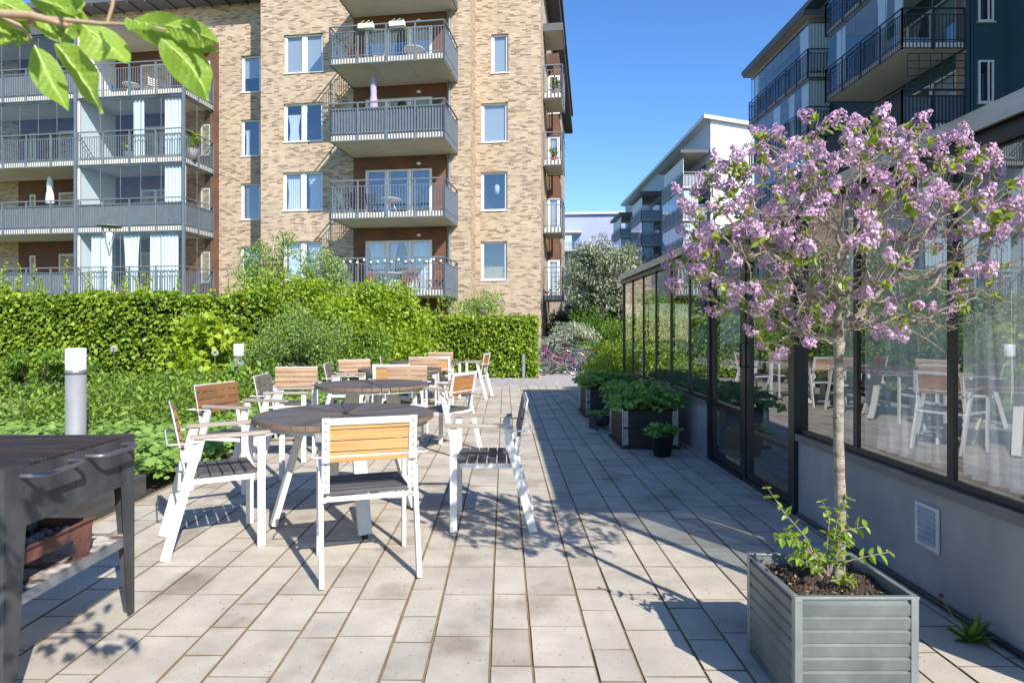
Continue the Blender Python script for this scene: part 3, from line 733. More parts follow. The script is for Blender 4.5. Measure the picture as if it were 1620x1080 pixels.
def pot_plant(lab, fr, u, v, z, s=1, mat=None, pot=(.35,.13,.07)):
    t = empty('potted_plant', (fr.X(u,v),fr.Y(u,v),z), 0, lab, 'potted plant'); t.scale = (s,s,s)
    MB().lathe([(.001,0),(.10,0),(.14,.24),(.12,.24),(.12,.2),(.001,.2)], n=14).build('pot', M('clay_pot',pot,rough=.8), t)
    P = np.column_stack([RNG.normal(0,.04,60),RNG.normal(0,.04,60),RNG.uniform(.22,.5,60)]); D = nrm(np.column_stack([rnd(60,2), RNG.uniform(.1,1.4,60)]))
    quads_mesh('leaves', kites(P, D, rnd(60)+[0,0,2], RNG.uniform(.12,.25,60), RNG.uniform(.05,.09,60)), 4, m_hedge_leaf, t)
m_hedge_leaf = leafmat('hedge_leaf', [(0,(.07,.14,.012)),(.4,(.17,.28,.018)),(.75,(.31,.42,.03)),(1,(.44,.50,.05))], .36, .45)
pot_plant('red potted flowers on the lowest left balcony', F, F.u(196,0), 0, zt_[0], 1.6)
pot_plant('green potted plant inside the glazed left balcony', F, F.u(203,.0), .1, zt_[2], 1.8, pot=(.2,.2,.2))
pot_plant('tall green plant at the right end of the glazed left balcony', F, F.u(302,.3), .3, zt_[2], 2.2, pot=(.2,.2,.2))
pot_plant('clay potted plant on the uppermost side balcony', F, uE+.5, 3.0, zt_[3], 1.5)
pot_plant('small potted plant on the side balcony below the uppermost', F, uE+.45, 3.0, zt_[2], 1.2)
# string of globe lights
t = empty('string_lights', (F.ox,F.oy,0), -F.th, 'string of white globe lights along the lowest tower balcony rail', 'string lights')
pts = []; vs_ = -2.40; zz = zs[0]+1.36
for k in range(17): pts.append((uB0+(uB1+.2-uB0)*k/16, vs_, zz-.10*abs(math.sin(k*1.9))))
MB().tube(pts, .006, 5).build('cable', m_blk, t)
bu = None
for p in pts:
    if bu is None:
        bu = MB().sphere((0,0,0), .05, 10, 6).build('bulb', m_opal, t); bu.location = p
    else:
        c = bu.copy(); COL.objects.link(c); c.parent = t; c.location = p

# ---- dark teal building on the right
m_teal = M('teal_render', (.035,.085,.11), (.028,.07,.092), rough=.85, scale=(.5,.5,.5), bmp=.1)
m_railblk = M('black_railing_paint', (.03,.045,.075), rough=.4, metal=.2)
m_slab_g = M('grey_soffit', (.70,.68,.63), (.64,.62,.58), rough=.8, scale=(.6,.6,.6))
m_pinkwall = M('pale_brown_panel', (.34,.26,.21), (.26,.20,.17), rough=.8, scale=(1,1,1))
T = Fr(16.8, 23.0, R(90)); TB = empty('apartment_building', (T.ox,T.oy,0), -T.th, 'dark teal apartment building with black balconies at the upper right', 'building')
tz = [2.65,5.6,8.55,11.5,14.45]
b = MB(); holes = []
uS = 9.0  # protruding wing towards the camera
wing = 1.4
dt = [(-4.8,-.5,z+.30,z+2.4) for z in tz]
wall(b, -19.5, 0, 0, 18.4, 0, dt)
# wing: front (faces the camera) and long side
fh = []
b.quad((0,0,0),(0,wing,0),(0,wing,18.4),(0,0,18.4))
wh = [(1.0,2.2,z+.9,z+2.5) for z in tz]
wall(b, 0, uS, 0, 18.4, wing, wh)
b.quad((uS,wing,0),(uS,14,0),(uS,14,18.4),(uS,wing,18.4)); b.quad((-19.5,0,0),(-19.5,14,0),(-19.5,14,18.4),(-19.5,0,18.4)); b.quad((-19.5,14,0),(uS,14,0),(uS,14,18.4),(-19.5,14,18.4))
b.build('rendered_wall', m_teal, TB)
for h_ in dt: window(TB, *h_, 0, 3, 'curtains', True, .02)
for h_ in wh: window(TB, *h_, wing, 1, 'gblind')
for z in tz:  # windows in the narrow wall facing the camera
    f_ = MB(); y0,y1,z0,z1 = .42,.98,z+.95,z+2.5
    f_.box(.005,.05,y0,y0+.07,z0,z1); f_.box(.005,.05,y1-.07,y1,z0,z1); f_.box(.005,.05,y0+.07,y1-.07,z1-.07,z1); f_.box(.005,.05,y0+.07,y1-.07,z0,z0+.07); f_.box(.005,.09,y0-.05,y1+.05,z0-.05,z0-.005)
    f_.box(.005,.05,y1-.22,y1-.16,z0+.07,z1-.07)
    o = f_.build('window', m_white, TB)
    MB().quad((.02,y0+.07,z0+.07),(.02,y1-.07,z0+.07),(.02,y1-.07,z1-.07),(.02,y0+.07,z1-.07)).build('pane', m_glz_dark if 'm_glz_dark' in globals() else M('dark_pane',(.015,.02,.025),rough=.05,ior=1.8), o)
MB().tube([(.07,.16,0),(.07,.16,18.4)], .05, 8).build('downpipe', m_railblk, TB)
MB().box(-5.6,-.02,-.06,-.004,0,tz[0]+.5).build('base_panel', m_pinkwall, TB)
for z in tz:
    MB().box(-5.6,-4.82,-.03,-.004,z+.23,z+2.9).build('wall_panel', m_pinkwall, TB); MB().box(-.48,-.01,-.03,-.004,z+.23,z+2.9).build('wall_panel', m_pinkwall, TB)
for i, z in enumerate(tz):
    balcony(TB, -5.4, 0-.02, -2.3, -.07, z, 'fabric' if i in (2,) else 'bars', 1.0 if i in (3,4) else None, z+2.95, [(-4.9,-4.2,0),(-1.9,-1.2,.3),(-.8,-.2,.2)] if i == 3 else [(-1.4,-.3,.1)] if i == 4 else (), left=True, rail=m_railblk, slab=m_slab_g, fabric=m_fabric, pitch=.13)
canopy(TB, -5.5, .0, -2.4, -.07, 17.4)
tz2 = [z-.3 for z in tz]
for i, z in enumerate(tz2):
    balcony(TB, -17.0, -9.35, -1.25, -.03, z, 'bars', 1.1, z+2.95, [(-10.4,-9.5,0),(-11.9,-11.2,.2),(-13.9,-13.0,.2)] if i != 4 else [(-10.6,-9.5,0),(-16.6,-16.0,0)], left=True, rail=m_railblk, slab=m_slab_g, pitch=.15)
    q = MB(); cloth(q, 0, 1.05, z+.27, z+2.85, 0, .03, .16); o = q.build('curtain', m_curtain, TB); o.rotation_euler = (0,0,R(90)); o.location = (-9.5,-1.15,0)
canopy(TB, -17.3, -9.2, -1.55, -.03, 17.3, .18)
MB().box(-19.8,uS+.3,-.75,14.3,18.4,18.65).build('roof', m_soffit, TB)
# lattice with things behind it
la = MB(); 
for k in range(6): y = -2.15+k*.42; la.bar((.02,y,tz[2]+1.4),(.02,y,tz[2]+2.75),.025,.025)
for k in range(6): z = tz[2]+1.4+k*.27; la.bar((.02,-2.15,z),(.02,-.05,z),.025,.025)
tag(la.build('trellis', m_railblk), 'black metal trellis on the teal building balcony', 'trellis')
bpy.data.objects['trellis'].location = (T.ox,T.oy,0); bpy.data.objects['trellis'].rotation_euler = (0,0,-T.th)

# ---- white building further along the alley
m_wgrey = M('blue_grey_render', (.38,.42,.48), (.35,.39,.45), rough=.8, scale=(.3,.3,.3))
m_rail_l = M('light_grey_railing', (.36,.38,.42), rough=.5); m_bal_l = M('grey_balcony_panel', (.30,.33,.38), (.27,.30,.35), rough=.7)
Wf = Fr(18.5, 56.7, R(90)); WB = empty('apartment_building', (Wf.ox,Wf.oy,0), -Wf.th, 'white gabled apartment building with stacked balconies in the middle distance', 'building')
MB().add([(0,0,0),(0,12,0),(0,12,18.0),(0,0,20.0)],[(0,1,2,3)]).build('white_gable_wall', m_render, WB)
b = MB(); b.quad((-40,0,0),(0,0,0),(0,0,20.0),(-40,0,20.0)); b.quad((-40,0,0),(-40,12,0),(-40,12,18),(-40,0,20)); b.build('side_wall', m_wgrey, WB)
MB().add([(.35,-.7,20.12),(.35,12.4,17.95),(-40.3,12.4,17.95),(-40.3,-.7,20.12),(.35,-.7,20.45),(.35,12.4,18.28),(-40.3,12.4,18.28),(-40.3,-.7,20.45)],[(3,2,1,0),(4,5,6,7),(0,1,5,4),(1,2,6,5),(2,3,7,6),(3,0,4,7)]).build('roof', M('white_roof_edge',(.62,.63,.65),rough=.5), WB)
wz_ = [2.2,5.15,8.1,11.05,14.0]
for (ua, ub, dp) in ((-8,-.4,2.4),(-24,-17.6,2.4),(-38,-31,2.4)):
    for i, z in enumerate(wz_):
        balcony(WB, ua, ub, -dp, -.02, z, 'fabric', 1.2 if i < 4 else None, z+2.95, [(ua+.4,ub-.3,0)] if i % 2 == 0 else [(ub-2,ub-.4,0)], rail=m_rail_l, fabric=m_bal_l, pitch=.3, posts=1.6)
        if i < 4:
            q = MB(); cloth(q, 0, 1.3, z+.27, z+2.8, 0, .03, .2); o = q.build('curtain', m_curtain, WB); o.rotation_euler = (0,0,R(90)); o.location = (ub-.15,-2.25,0)
        MB().box(ub-4.5,ub-1,-.028,-.004,z+.3,z+2.4).build('balcony_door', M('dark_door_glass',(.05,.07,.09),rough=.1,ior=1.7), WB)
    canopy(WB, ua-.3, ub+.2, -dp-.2, -.02, 17.15, .22)
for k in range(3):
    for z in wz_: MB().box(-15.5+k*2.1,-14.3+k*2.1,-.03,-.004,z+1,z+2.5).build('window', M('blue_pane',(.08,.12,.18),rough=.08,ior=1.7), WB)

# ---- distant lavender building closing the alley
m_lav = M('lavender_render', (.33,.37,.62), (.31,.35,.60), rough=.85, scale=(.1,.1,.1))
Lf = Fr(8.0, 104, R(4)); LB = empty('apartment_building', (Lf.ox,Lf.oy,0), -Lf.th, 'distant lavender blue building closing the end of the alley', 'building')
b = MB(); b.box(-6,11.9,0,12,0,20); b.build('wall', m_lav, LB); MB().box(-6.3,12.1,-.5,12.3,20,20.35).build('roof', M('white_roof_edge',(.62,.63,.65),rough=.5), LB)
MB().box(4.2,4.5,3,3.3,20.35,21.4).build('roof_vent', m_edge, LB); MB().box(10.2,10.5,3,3.3,20.35,21.6).build('roof_vent', m_edge, LB)
for i, z in enumerate((2.2,5.1,8.0,10.9,13.8)):
    balcony(LB, -.5, 4.3, -2.2, -.02, z, 'bars', 1.3 if i in (2,4) else None, z+2.9, [(0,3,0)] if i == 4 else (), rail=m_rail_l, pitch=.4, posts=1.6)
    MB().box(.3,3.5,-.03,-.004,z+.3,z+2.4).build('balcony_door', M('dark_door_glass',(.05,.07,.09),rough=.1,ior=1.7), LB)
MB().box(-.7,4.6,-2.5,-.02,16.7,16.95).build('canopy', m_slab, LB)
# ------------------------------------------------------------------ glasshouse
GX, GY0, GY1, GXE = 2.05, 2.10, 10.96, 5.8
m_stucco = M('grey_stucco', (.33,.32,.31), (.23,.225,.22), rough=.9, scale=(1.6,2.2,1.2), bmp=.5, dist=.003)
m_band = M('brown_grey_sill', (.17,.152,.14), (.135,.12,.11), rough=.5, scale=(2,2,2))
m_gh = glassmat('glasshouse_glass', 1.72, (.88,.91,.91), 0, .17, wave=.10)
m_alu = M('silver_gutter', (.50,.49,.47), (.36,.35,.33), rough=.35, metal=.6, scale=(1,3,9))
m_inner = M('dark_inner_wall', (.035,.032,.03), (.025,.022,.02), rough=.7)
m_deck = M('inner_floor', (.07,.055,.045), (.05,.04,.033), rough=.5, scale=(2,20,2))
G = empty('glasshouse', (0,0,0), 0, 'long glazed pavilion with black frames and grey base wall on the right', 'glasshouse')
b = MB(); t = .16
D0, D1 = 4.50, 6.30
b.box(GX,GX+t,GY0,D0,-.05,.52); b.box(GX,GX+t,D1,GY1,-.05,.52); b.box(GX+t,GXE,GY0,GY0+t,-.05,.52); b.box(GX+t,GXE,GY1-t,GY1,-.05,.52)
b.build('base_wall', m_stucco, G)
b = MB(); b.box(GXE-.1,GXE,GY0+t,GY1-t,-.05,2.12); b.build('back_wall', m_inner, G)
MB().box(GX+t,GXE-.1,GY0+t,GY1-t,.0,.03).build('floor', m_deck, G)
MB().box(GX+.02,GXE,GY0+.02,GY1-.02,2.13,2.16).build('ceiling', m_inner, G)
MB().box(GX-.06,GXE+.1,GY0-.05,GY1+.06,2.165,2.205).build('roof', m_rooftin, G)
# gutter and fascia
q = MB(); q.box(GX-.055,GX-.03,GY0-.04,GY1+.05,2.206,2.226); q.box(GX-.075,GX-.061,GY0-.05,GY1+.06,2.13,2.208)
q.box(GX-.060,GX-.045,GY0-.05,GY1+.06,2.135,2.16)
q.build('gutter', m_alu, G)
q = MB(); q.box(GX-.03,GX-.004,GY0-.02,GY1+.02,2.07,2.163); q.box(GX,GXE,GY0-.02,GY0-.002,2.07,2.163); q.box(GX,GXE,GY1+.002,GY1+.02,2.07,2.163)
q.build('fascia', m_black, G)
q = MB(); q.box(GX-.025,GX+t,GY0-.02,D0-.06,.523,.57); q.box(GX-.025,GX+t,D1+.06,GY1+.02,.523,.57); q.box(GX+t,GXE,GY0-.02,GY0+t,.523,.57); q.box(GX+t,GXE,GY1-t,GY1+.02,.523,.57)
q.build('sill', m_band, G)
f = MB(); mull = [2.92,3.71]+[6.27+.782*k for k in range(1,6)]
za, zb_ = .572, 2.128
def sideframe(y0, y1): f.box(GX+.01,GX+.06,y0,y1,za,za+.035); f.box(GX+.01,GX+.06,y0,y1,zb_-.05,zb_)
sideframe(GY0+.045,D0-.10); sideframe(D1+.05,GY1-.045)
for y in mull: f.box(GX+.008,GX+.055,y-.020,y+.020,za+.0355,zb_-.0505)
f.box(GX,GX+.045,GY0,GY0+.045,za,zb_); f.box(GX,GX+.045,GY1-.045,GY1,za,zb_)
f.box(GX+.045,GXE,GY0+.01,GY0+.05,za,za+.035); f.box(GX+.045,GXE,GY1-.05,GY1-.01,za,za+.035)
for x in (2.9,3.7,4.5,5.3): f.box(x-.02,x+.02,GY0,GY0+.05,za+.036,zb_); f.box(x-.02,x+.02,GY1-.05,GY1,za+.036,zb_)
f.build('window_frame', m_black, G)
ys = [GY0+.045,2.92,3.71,D0-.08]; 
for y0, y1 in list(zip(ys[:-1],ys[1:]))+list(zip([D1+.04]+mull[2:], mull[2:]+[GY1-.045])):
    MB().quad((GX+.02,y0,za+.03),(GX+.02,y1,za+.03),(GX+.02,y1,zb_-.04),(GX+.02,y0,zb_-.04)).build('window_pane', m_gh, G)
for y in (GY0+.03,GY1-.03): MB().quad((GX+.045,y,za+.03),(GXE,y,za+.03),(GXE,y,zb_),(GX+.045,y,zb_)).build('end_pane', m_gh, G)
# door with side light
dfr = MB(); dfr.box(GX-.03,GX+.07,D0-.09,D0+.0,0,zb_); dfr.box(GX-.02,GX+.06,D1-.03,D1+.035,0,zb_); dfr.box(GX-.01,GX+.06,5.36,5.44,0,zb_)
dfr.box(GX-.02,GX+.07,D0,5.36,0,.04); dfr.box(GX-.02,GX+.07,5.44,D1-.03,0,.04)
dfr.build('door_frame', m_black, G)
for (y0,y1,nm) in ((D0+.004,5.356,'door'),(5.444,D1-.034,'door')):
    d_ = MB(); d_.box(GX+.0,GX+.045,y0,y0+.055,.045,2.10); d_.box(GX+.0,GX+.045,y1-.055,y1,.045,2.10); d_.box(GX+.0,GX+.045,y0+.055,y1-.055,.045,.11); d_.box(GX+.0,GX+.045,y0+.055,y1-.055,2.04,2.10)
    if y0 > 5.4: d_.box(GX-.004,GX+.045,y0+.055,y1-.055,.55,.60)
    else: d_.box(GX+.002,GX+.045,y0+.055,y1-.055,.42,.45)
    o = d_.build(nm, m_black, G)
    MB().quad((GX+.022,y0+.05,.1),(GX+.022,y1-.05,.1),(GX+.022,y1-.05,2.05),(GX+.022,y0+.05,2.05)).build('door_pane', m_gh, o)
    if y0 < 5.4: MB().tube([(GX,y1-.03,.98),(GX-.06,y1-.03,.98),(GX-.06,y1-.03,1.18),(GX,y1-.03,1.18)], .011, 8).build('handle', m_black, o)
MB().tube([(GX-.02,GY0+.1,.02),(GX-.02,D0-.12,.02)], .012, 8).build('ground_cable', m_black, G)
# sheer curtains
m_sheer, nt, bb = newmat('sheer_curtain')
bb.inputs['Base Color'].default_value = (.88,.9,.91,1); bb.inputs['Roughness'].default_value = .9
tr = N(nt,'ShaderNodeBsdfTransparent'); tl = N(nt,'ShaderNodeBsdfTranslucent'); tl.inputs[0].default_value = (.8,.82,.84,1)
m1 = N(nt,'ShaderNodeMixShader'); m1.inputs[0].default_value = .5; nt.links.new(bb.outputs[0], m1.inputs[1]); nt.links.new(tl.outputs[0], m1.inputs[2])
m2 = N(nt,'ShaderNodeMixShader'); m2.inputs[0].default_value = .13; nt.links.new(m1.outputs[0], m2.inputs[1]); nt.links.new(tr.outputs[0], m2.inputs[2])
nt.links.new(m2.outputs[0], nt.nodes['Material Output'].inputs[0])
def sheet(y0, y1, z0, z1, x, amp=.03, per=.13, swag=0):
    mb = MB(); n = 90; m = 16; vs = []
    for j in range(m+1):
        tt = j/m
        for i in range(n+1):
            s_ = i/n; y = y0+(y1-y0)*s_; zt = z1-swag*math.sin(PI*s_)**1; z = zt+(z0-zt)*tt
            y += .05*math.sin(tt*3+1)*(s_-.5)
            ph = 2*PI*s_*abs(y1-y0)/per
            vs.append((x+amp*(.5+.7*tt)*math.sin(ph+.7*math.sin(tt*2.5+s_*4))+.012*math.sin(ph*2.3+tt*5), y, z))
    mb.add(vs, [(j*(n+1)+i,j*(n+1)+i+1,(j+1)*(n+1)+i+1,(j+1)*(n+1)+i) for j in range(m) for i in range(n)], True); return mb
for (y0,y1,sw,lab) in ((2.34,2.95,.12,'sheer white curtain inside the window nearest the camera'),(2.97,3.70,.03,'sheer white curtain inside the second window from the camera'),(3.73,4.10,.02,'narrow sheer curtain beside the door frame')):
    tag(sheet(y0,y1,.60,2.10,GX+.16,swag=sw).build('sheer_curtain', m_sheer), lab, 'curtain', 'sheer curtains in the glasshouse')
# vent grille
v = empty('wall_vent', (GX,3.055,.345), 0, 'square zinc louvred vent on the grey glasshouse wall', 'vent')
m_zinc = M('zinc', (.62,.66,.70), (.48,.52,.56), rough=.45, metal=.4, scale=(5,5,5), bmp=.1)
q = MB(); q.box(-.012,-.003,-.085,-.065,-.105,.105); q.box(-.012,-.003,.065,.085,-.105,.105); q.box(-.012,-.003,-.065,.065,.085,.105); q.box(-.012,-.003,-.065,.065,-.105,-.085); q.box(-.004,-.001,-.08,.08,-.1,.1)
q.build('frame', m_zinc, v, .001)
q = MB()
for k in range(6):
    z = -.07+k*.029; q.bar((-.012,-.064,z),(-.012,.064,z),.026,.002,up=(.8,0,.6))
q.build('louvres', m_zinc, v)

# ------------------------------------------------------------------ planters
m_collar = M('black_stained_boards', (.030,.026,.024), (.018,.016,.015), rough=.7, scale=(3,3,14), bmp=.4)
m_galv = M('galvanised_hinge', (.42,.44,.46), (.28,.30,.32), rough=.35, metal=.8, scale=(14,14,14), bmp=.2)
def collar(x0,x1,y0,y1,lab):
    e = empty('raised_planter', ((x0+x1)/2,(y0+y1)/2,0), 0, lab, 'planter', 'dark pallet collar planters along the glasshouse')
    w_, d_ = (x1-x0)/2, (y1-y0)/2; q = MB()
    for z0, z1 in ((.03,.222),(.226,.415)):
        q.box(-w_,w_,-d_,-d_+.02,z0,z1); q.box(-w_,w_,d_-.02,d_,z0,z1); q.box(-w_,-w_+.02,-d_+.02,d_-.02,z0,z1); q.box(w_-.02,w_,-d_+.02,d_-.02,z0,z1)
    q.build('boards', m_collar, e, .003)
    MB().box(-w_-.03,w_+.03,-d_-.03,d_+.03,.0,.028).build('base_board', m_collar, e, .003)
    MB().box(-w_+.021,w_-.021,-d_+.021,d_-.021,.03,.37).build('soil', m_soil, e)
    for sx in (-1,1):
        for sy in (-1,1):
            h_ = MB()
            for z0 in (.04,.235):
                h_.box(sx*w_+sx*.003-.001,sx*w_+sx*.004,sy*(d_-.05),sy*(d_+.004),z0,z0+.17) if False else None
                xa, xb = sorted((sx*(w_-.05), sx*(w_+.005))); ya, yb = sorted((sy*(d_+.001), sy*(d_+.005)))
                h_.box(xa,xb,ya,yb,z0,z0+.175)
                xa, xb = sorted((sx*(w_+.001), sx*(w_+.005))); ya, yb = sorted((sy*(d_-.05), sy*(d_+.001)))
                h_.box(xa,xb,ya,yb,z0,z0+.175)
            h_.tube([(sx*(w_+.006),sy*(d_+.006),.03),(sx*(w_+.006),sy*(d_+.006),.435)], .008, 8)
            h_.build('corner_hinge', m_galv, e)
collar(1.29,1.87,6.85,7.65,'black wooden planter of strawberries nearer the camera, beside the small pot')
collar(1.21,1.86,9.28,10.08,'black wooden planter of strawberries farther away, beside the yellow green shrubs')
def berry_mass(name, lab, x0,x1,y0,y1,z0, n, hgt, sz, cat='strawberry plants'):
    # trifoliate leaves on stalks
    cx, cy = (x0+x1)/2,(y0+y1)/2
    e = empty(name, (cx,cy,z0), 0, lab, cat)
    P = np.column_stack([RNG.uniform(-.5,.5,n)*(x1-x0), RNG.uniform(-.5,.5,n)*(y1-y0), np.zeros(n)])
    out = P[:,:2]*1.25; hh = hgt*(.35+.65*RNG.random(n))*(1-.45*np.maximum(abs(P[:,0])/(x1-x0)*2,abs(P[:,1])/(y1-y0)*2)**3)
    T_ = np.column_stack([out+rnd(n,2)*.03, hh]); V = []
    st = MB()
    for i in range(0,n,3): st.tube([P[i]*.8,(P[i]*.9+T_[i])/2+np.array([0,0,.03]),T_[i]],.0025,4,False)
    st.build('stalks', m_stalk, e)
    az = RNG.uniform(0,2*PI,n)
    up = nrm(np.column_stack([T_[:,:2]*1.2+rnd(n,2)*.6+[0,-.35], np.ones(n)]))
    for k in range(3):
        a = az+k*2.1; D = np.column_stack([np.cos(a),np.sin(a),RNG.uniform(-.5,.1,n)])
        V.append(leaves6(T_, D, up, RNG.uniform(.7,1.1,n)*sz, RNG.uniform(.6,.85,n)*sz, .12).reshape(n,-1,3))
    V = np.concatenate(V,1).reshape(-1,3); quads_mesh('leaves', V, 4, m_berry, e, np.repeat(RNG.random(n),6))
    nf = n//9; f_ = MB()
    idx = RNG.choice(n, nf)
    for i in idx: p = T_[i]+np.array([0,0,.02]); f_.lathe([(.001,0),(.010,.002),(.012,.005),(.001,.006)], tuple(p), 6)
    tag(f_.build('flowers', m_petalw, e), kind='stuff')
m_stalk = M('green_stalk', (.12,.17,.04), rough=.7)
m_petalw = M('white_petal', (.8,.8,.74), rough=.6)
m_berry = leafmat('strawberry_leaf', [(0,(.09,.20,.03)),(.5,(.18,.34,.05)),(1,(.29,.47,.08))], .3)
berry_mass('strawberry_plants','strawberry plants with white flowers filling the nearer planter',1.27,1.87,6.85,7.65,.37,360,.34,.075)
berry_mass('strawberry_plants','strawberry plants filling the farther planter',1.21,1.90,9.28,10.08,.37,360,.30,.078)
# little pot and collapsed bag
e = empty('flower_pot', (1.615,6.47,0), 0, 'small round dark plastic pot with low green plant before the nearer planter', 'flower pot')
MB().lathe([(.001,.0),(.085,0),(.118,.205),(.128,.205),(.13,.235),(.118,.235),(.112,.20),(.001,.19)], n=28).build('pot', M('dark_plastic',(.02,.021,.024),rough=.5), e)
berry_mass('pot_herb','low bushy green plant growing in the small round pot',1.52,1.71,6.375,6.565,.19,110,.15,.05,'plant')
e = empty('grow_bag', (1.26,8.3,0), R(8), 'slumped black plastic grow bag between the two dark planters', 'grow bag')
q = MB(); q.add([(-.2,-.16,0),(.2,-.17,0),(.2,.16,0),(-.2,.17,0),(-.13,-.19,.2),(.15,-.14,.2),(.17,.15,.21),(-.16,.13,.22),(-.11,-.13,.14),(.12,-.11,.14),(.13,.11,.14),(-.12,.1,.14)],
 [(0,3,2,1),(0,1,5,4),(1,2,6,5),(2,3,7,6),(3,0,4,7),(4,5,9,8),(5,6,10,9),(6,7,11,10),(7,4,8,11),(8,9,10,11)])
o = q.build('bag', M('black_plastic_sheet',(.018,.018,.02),(.05,.05,.055),rough=.22,scale=(12,12,12),bmp=.6,dist=.01), e); sb = o.modifiers.new('s','SUBSURF'); sb.levels = sb.render_levels = 2
o.data.polygons.foreach_set('use_smooth',[True]*10)
for j, (u_, s_) in enumerate(((-.2,.0),(.06,.04))): MB().add([(-.2,-.17,.03),(-.08,-.22,.0),(-.17,-.18,.21),(-.20,-.15,.19)],[(0,1,2,3)]).build('flap', m_blk, e) if j == 0 else None
berry_mass('seedlings','few green seedlings in the slumped black bag',1.17,1.35,8.22,8.38,.14,50,.10,.05,'seedlings')

# zinc planter of the lilac
PX0,PX1,PY0,PY1,PZ = .985,1.40,2.14,2.56,.39
e = empty('zinc_planter', ((PX0+PX1)/2,(PY0+PY1)/2,0), 0, 'square ribbed zinc planter holding the lilac in the right foreground', 'planter')
m_zp = M('weathered_zinc', (.22,.238,.222), (.12,.135,.125), rough=.40, metal=.45, scale=(4,4,5), bmp=.12, detail=8)
m_zl = M('zinc_lip', (.32,.345,.335), (.24,.26,.255), rough=.35, metal=.5, scale=(8,8,8), bmp=.1)
hw, hd = (PX1-PX0)/2, (PY1-PY0)/2
q = MB(); nb = 8; bh = (PZ-.02)/nb
for k in range(nb):
    z0 = .006+k*bh; z1 = z0+bh-.006
    for (sx, sy) in ((0,-1),(0,1),(-1,0),(1,0)):
        def P3(a, o, z): return (a, sy*(hd-.006+o), z) if sx == 0 else (sx*(hw-.006+o), a, z)
        W2 = (hw if sx == 0 else hd)-.022
        vs = [P3(-W2,0,z0-.001),P3(W2,0,z0-.001),P3(W2,.005,z0+.0),P3(-W2,.005,z0+.0),P3(W2,.0065,z1-.005),P3(-W2,.0065,z1-.005),P3(W2,-.001,z1+.001),P3(-W2,-.001,z1+.001),P3(W2,-.002,z1+.006),P3(-W2,-.002,z1+.006)]
        q.add(vs, [(0,1,2,3),(3,2,4,5),(5,4,6,7),(7,6,8,9)])
q.build('ribbed_panels', m_zp, e)
q = MB()
for sx in (-1,1):
    for sy in (-1,1):
        xa,xb = sorted((sx*(hw-.024),sx*(hw+.0025))); ya,yb = sorted((sy*(hd-.004),sy*(hd+.0025))); q.box(xa,xb,ya,yb,0,PZ-.004)
        xa,xb = sorted((sx*(hw-.004),sx*(hw+.0025))); ya,yb = sorted((sy*(hd-.024),sy*(hd-.004))); q.box(xa,xb,ya,yb,0,PZ-.004)
        q.build('corner_strip', m_zl, e, .002); q = MB()
q = MB(); L_ = .014
q.box(-hw-.004,hw+.004,-hd-.004,-hd+L_,PZ-.004,PZ+.004); q.box(-hw-.004,hw+.004,hd-L_,hd+.004,PZ-.004,PZ+.004); q.box(-hw-.004,-hw+L_,-hd+L_,hd-L_,PZ-.004,PZ+.004); q.box(hw-L_,hw+.004,-hd+L_,hd-L_,PZ-.004,PZ+.004)
q.box(-hw+.006,hw-.006,-hd+.008,-hd+.010,PZ-.08,PZ-.004); q.box(-hw+.006,hw-.006,hd-.010,hd-.008,PZ-.08,PZ-.004); q.box(-hw+.008,-hw+.010,-hd+.01,hd-.01,PZ-.08,PZ-.004); q.box(hw-.010,hw-.008,-hd+.01,hd-.01,PZ-.08,PZ-.004)
q.build('rim', m_zl, e, .0015)
# soil, bumpy sheet
n = 46; vs = []
for j in range(n+1):
    for i in range(n+1):
        x = -hw+.011+(2*hw-.022)*i/n; y = -hd+.011+(2*hd-.022)*j/n
        vs.append((x, y, PZ-.045+.020*math.exp(-((x-.06)**2+(y-.05)**2)/.02)+RNG.normal(0,.0045)+.008*math.sin(x*31+2)*math.sin(y*27)))
MB().add(vs,[(j*(n+1)+i,j*(n+1)+i+1,(j+1)*(n+1)+i+1,(j+1)*(n+1)+i) for j in range(n) for i in range(n)]).build('soil', M('bark_soil',(.10,.062,.04),(.045,.028,.02),rough=1,scale=(30,30,30),bmp=1,dist=.01), e)
P = np.column_stack([RNG.uniform(-hw+.02,hw-.02,900),RNG.uniform(-hd+.02,hd-.02,900),np.full(900,PZ-.036)+RNG.uniform(-.005,.006,900)])
tag(quads_mesh('wood_chips', kites(P, rnd(900)*[1,1,.3], rnd(900)+[0,0,1.5], RNG.uniform(.008,.026,900), RNG.uniform(.003,.009,900), .2), 4, leafmat('chips',[(0,(.06,.035,.02)),(.7,(.16,.10,.06)),(1,(.36,.28,.2))],0), e), kind='stuff')

# street lamp behind the hedge
Y_ = 18.5; zt = wz(355,Y_)
e = empty('street_lamp', (wx(173,Y_),Y_,0), 0, 'slim street lamp with flat disc hat rising behind the left hedge', 'street lamp')
MB().tube([(0,0,0),(0,0,zt-.95)], [.055,.045], 12).build('pole', m_pale, e)
q = MB()
for a in (0,PI*2/3,PI*4/3): q.tube([(0,0,zt-.95),(.11*math.cos(a),.11*math.sin(a),zt-.45),(.22*math.cos(a),.22*math.sin(a),zt-.06)],.016,6)
q.build('arms', m_edge, e)
MB().lathe([(.001,zt-.55),(.05,zt-.50),(.10,zt-.25),(.07,zt-.22),(.001,zt-.22)], n=16).build('lamp_head', m_opal, e)
MB().lathe([(.02,zt-.09),(.32,zt-.075),(.33,zt-.055),(.18,zt-.02),(.001,zt)], n=28).build('disc_shade', M('olive_disc',(.16,.17,.13),rough=.5), e)
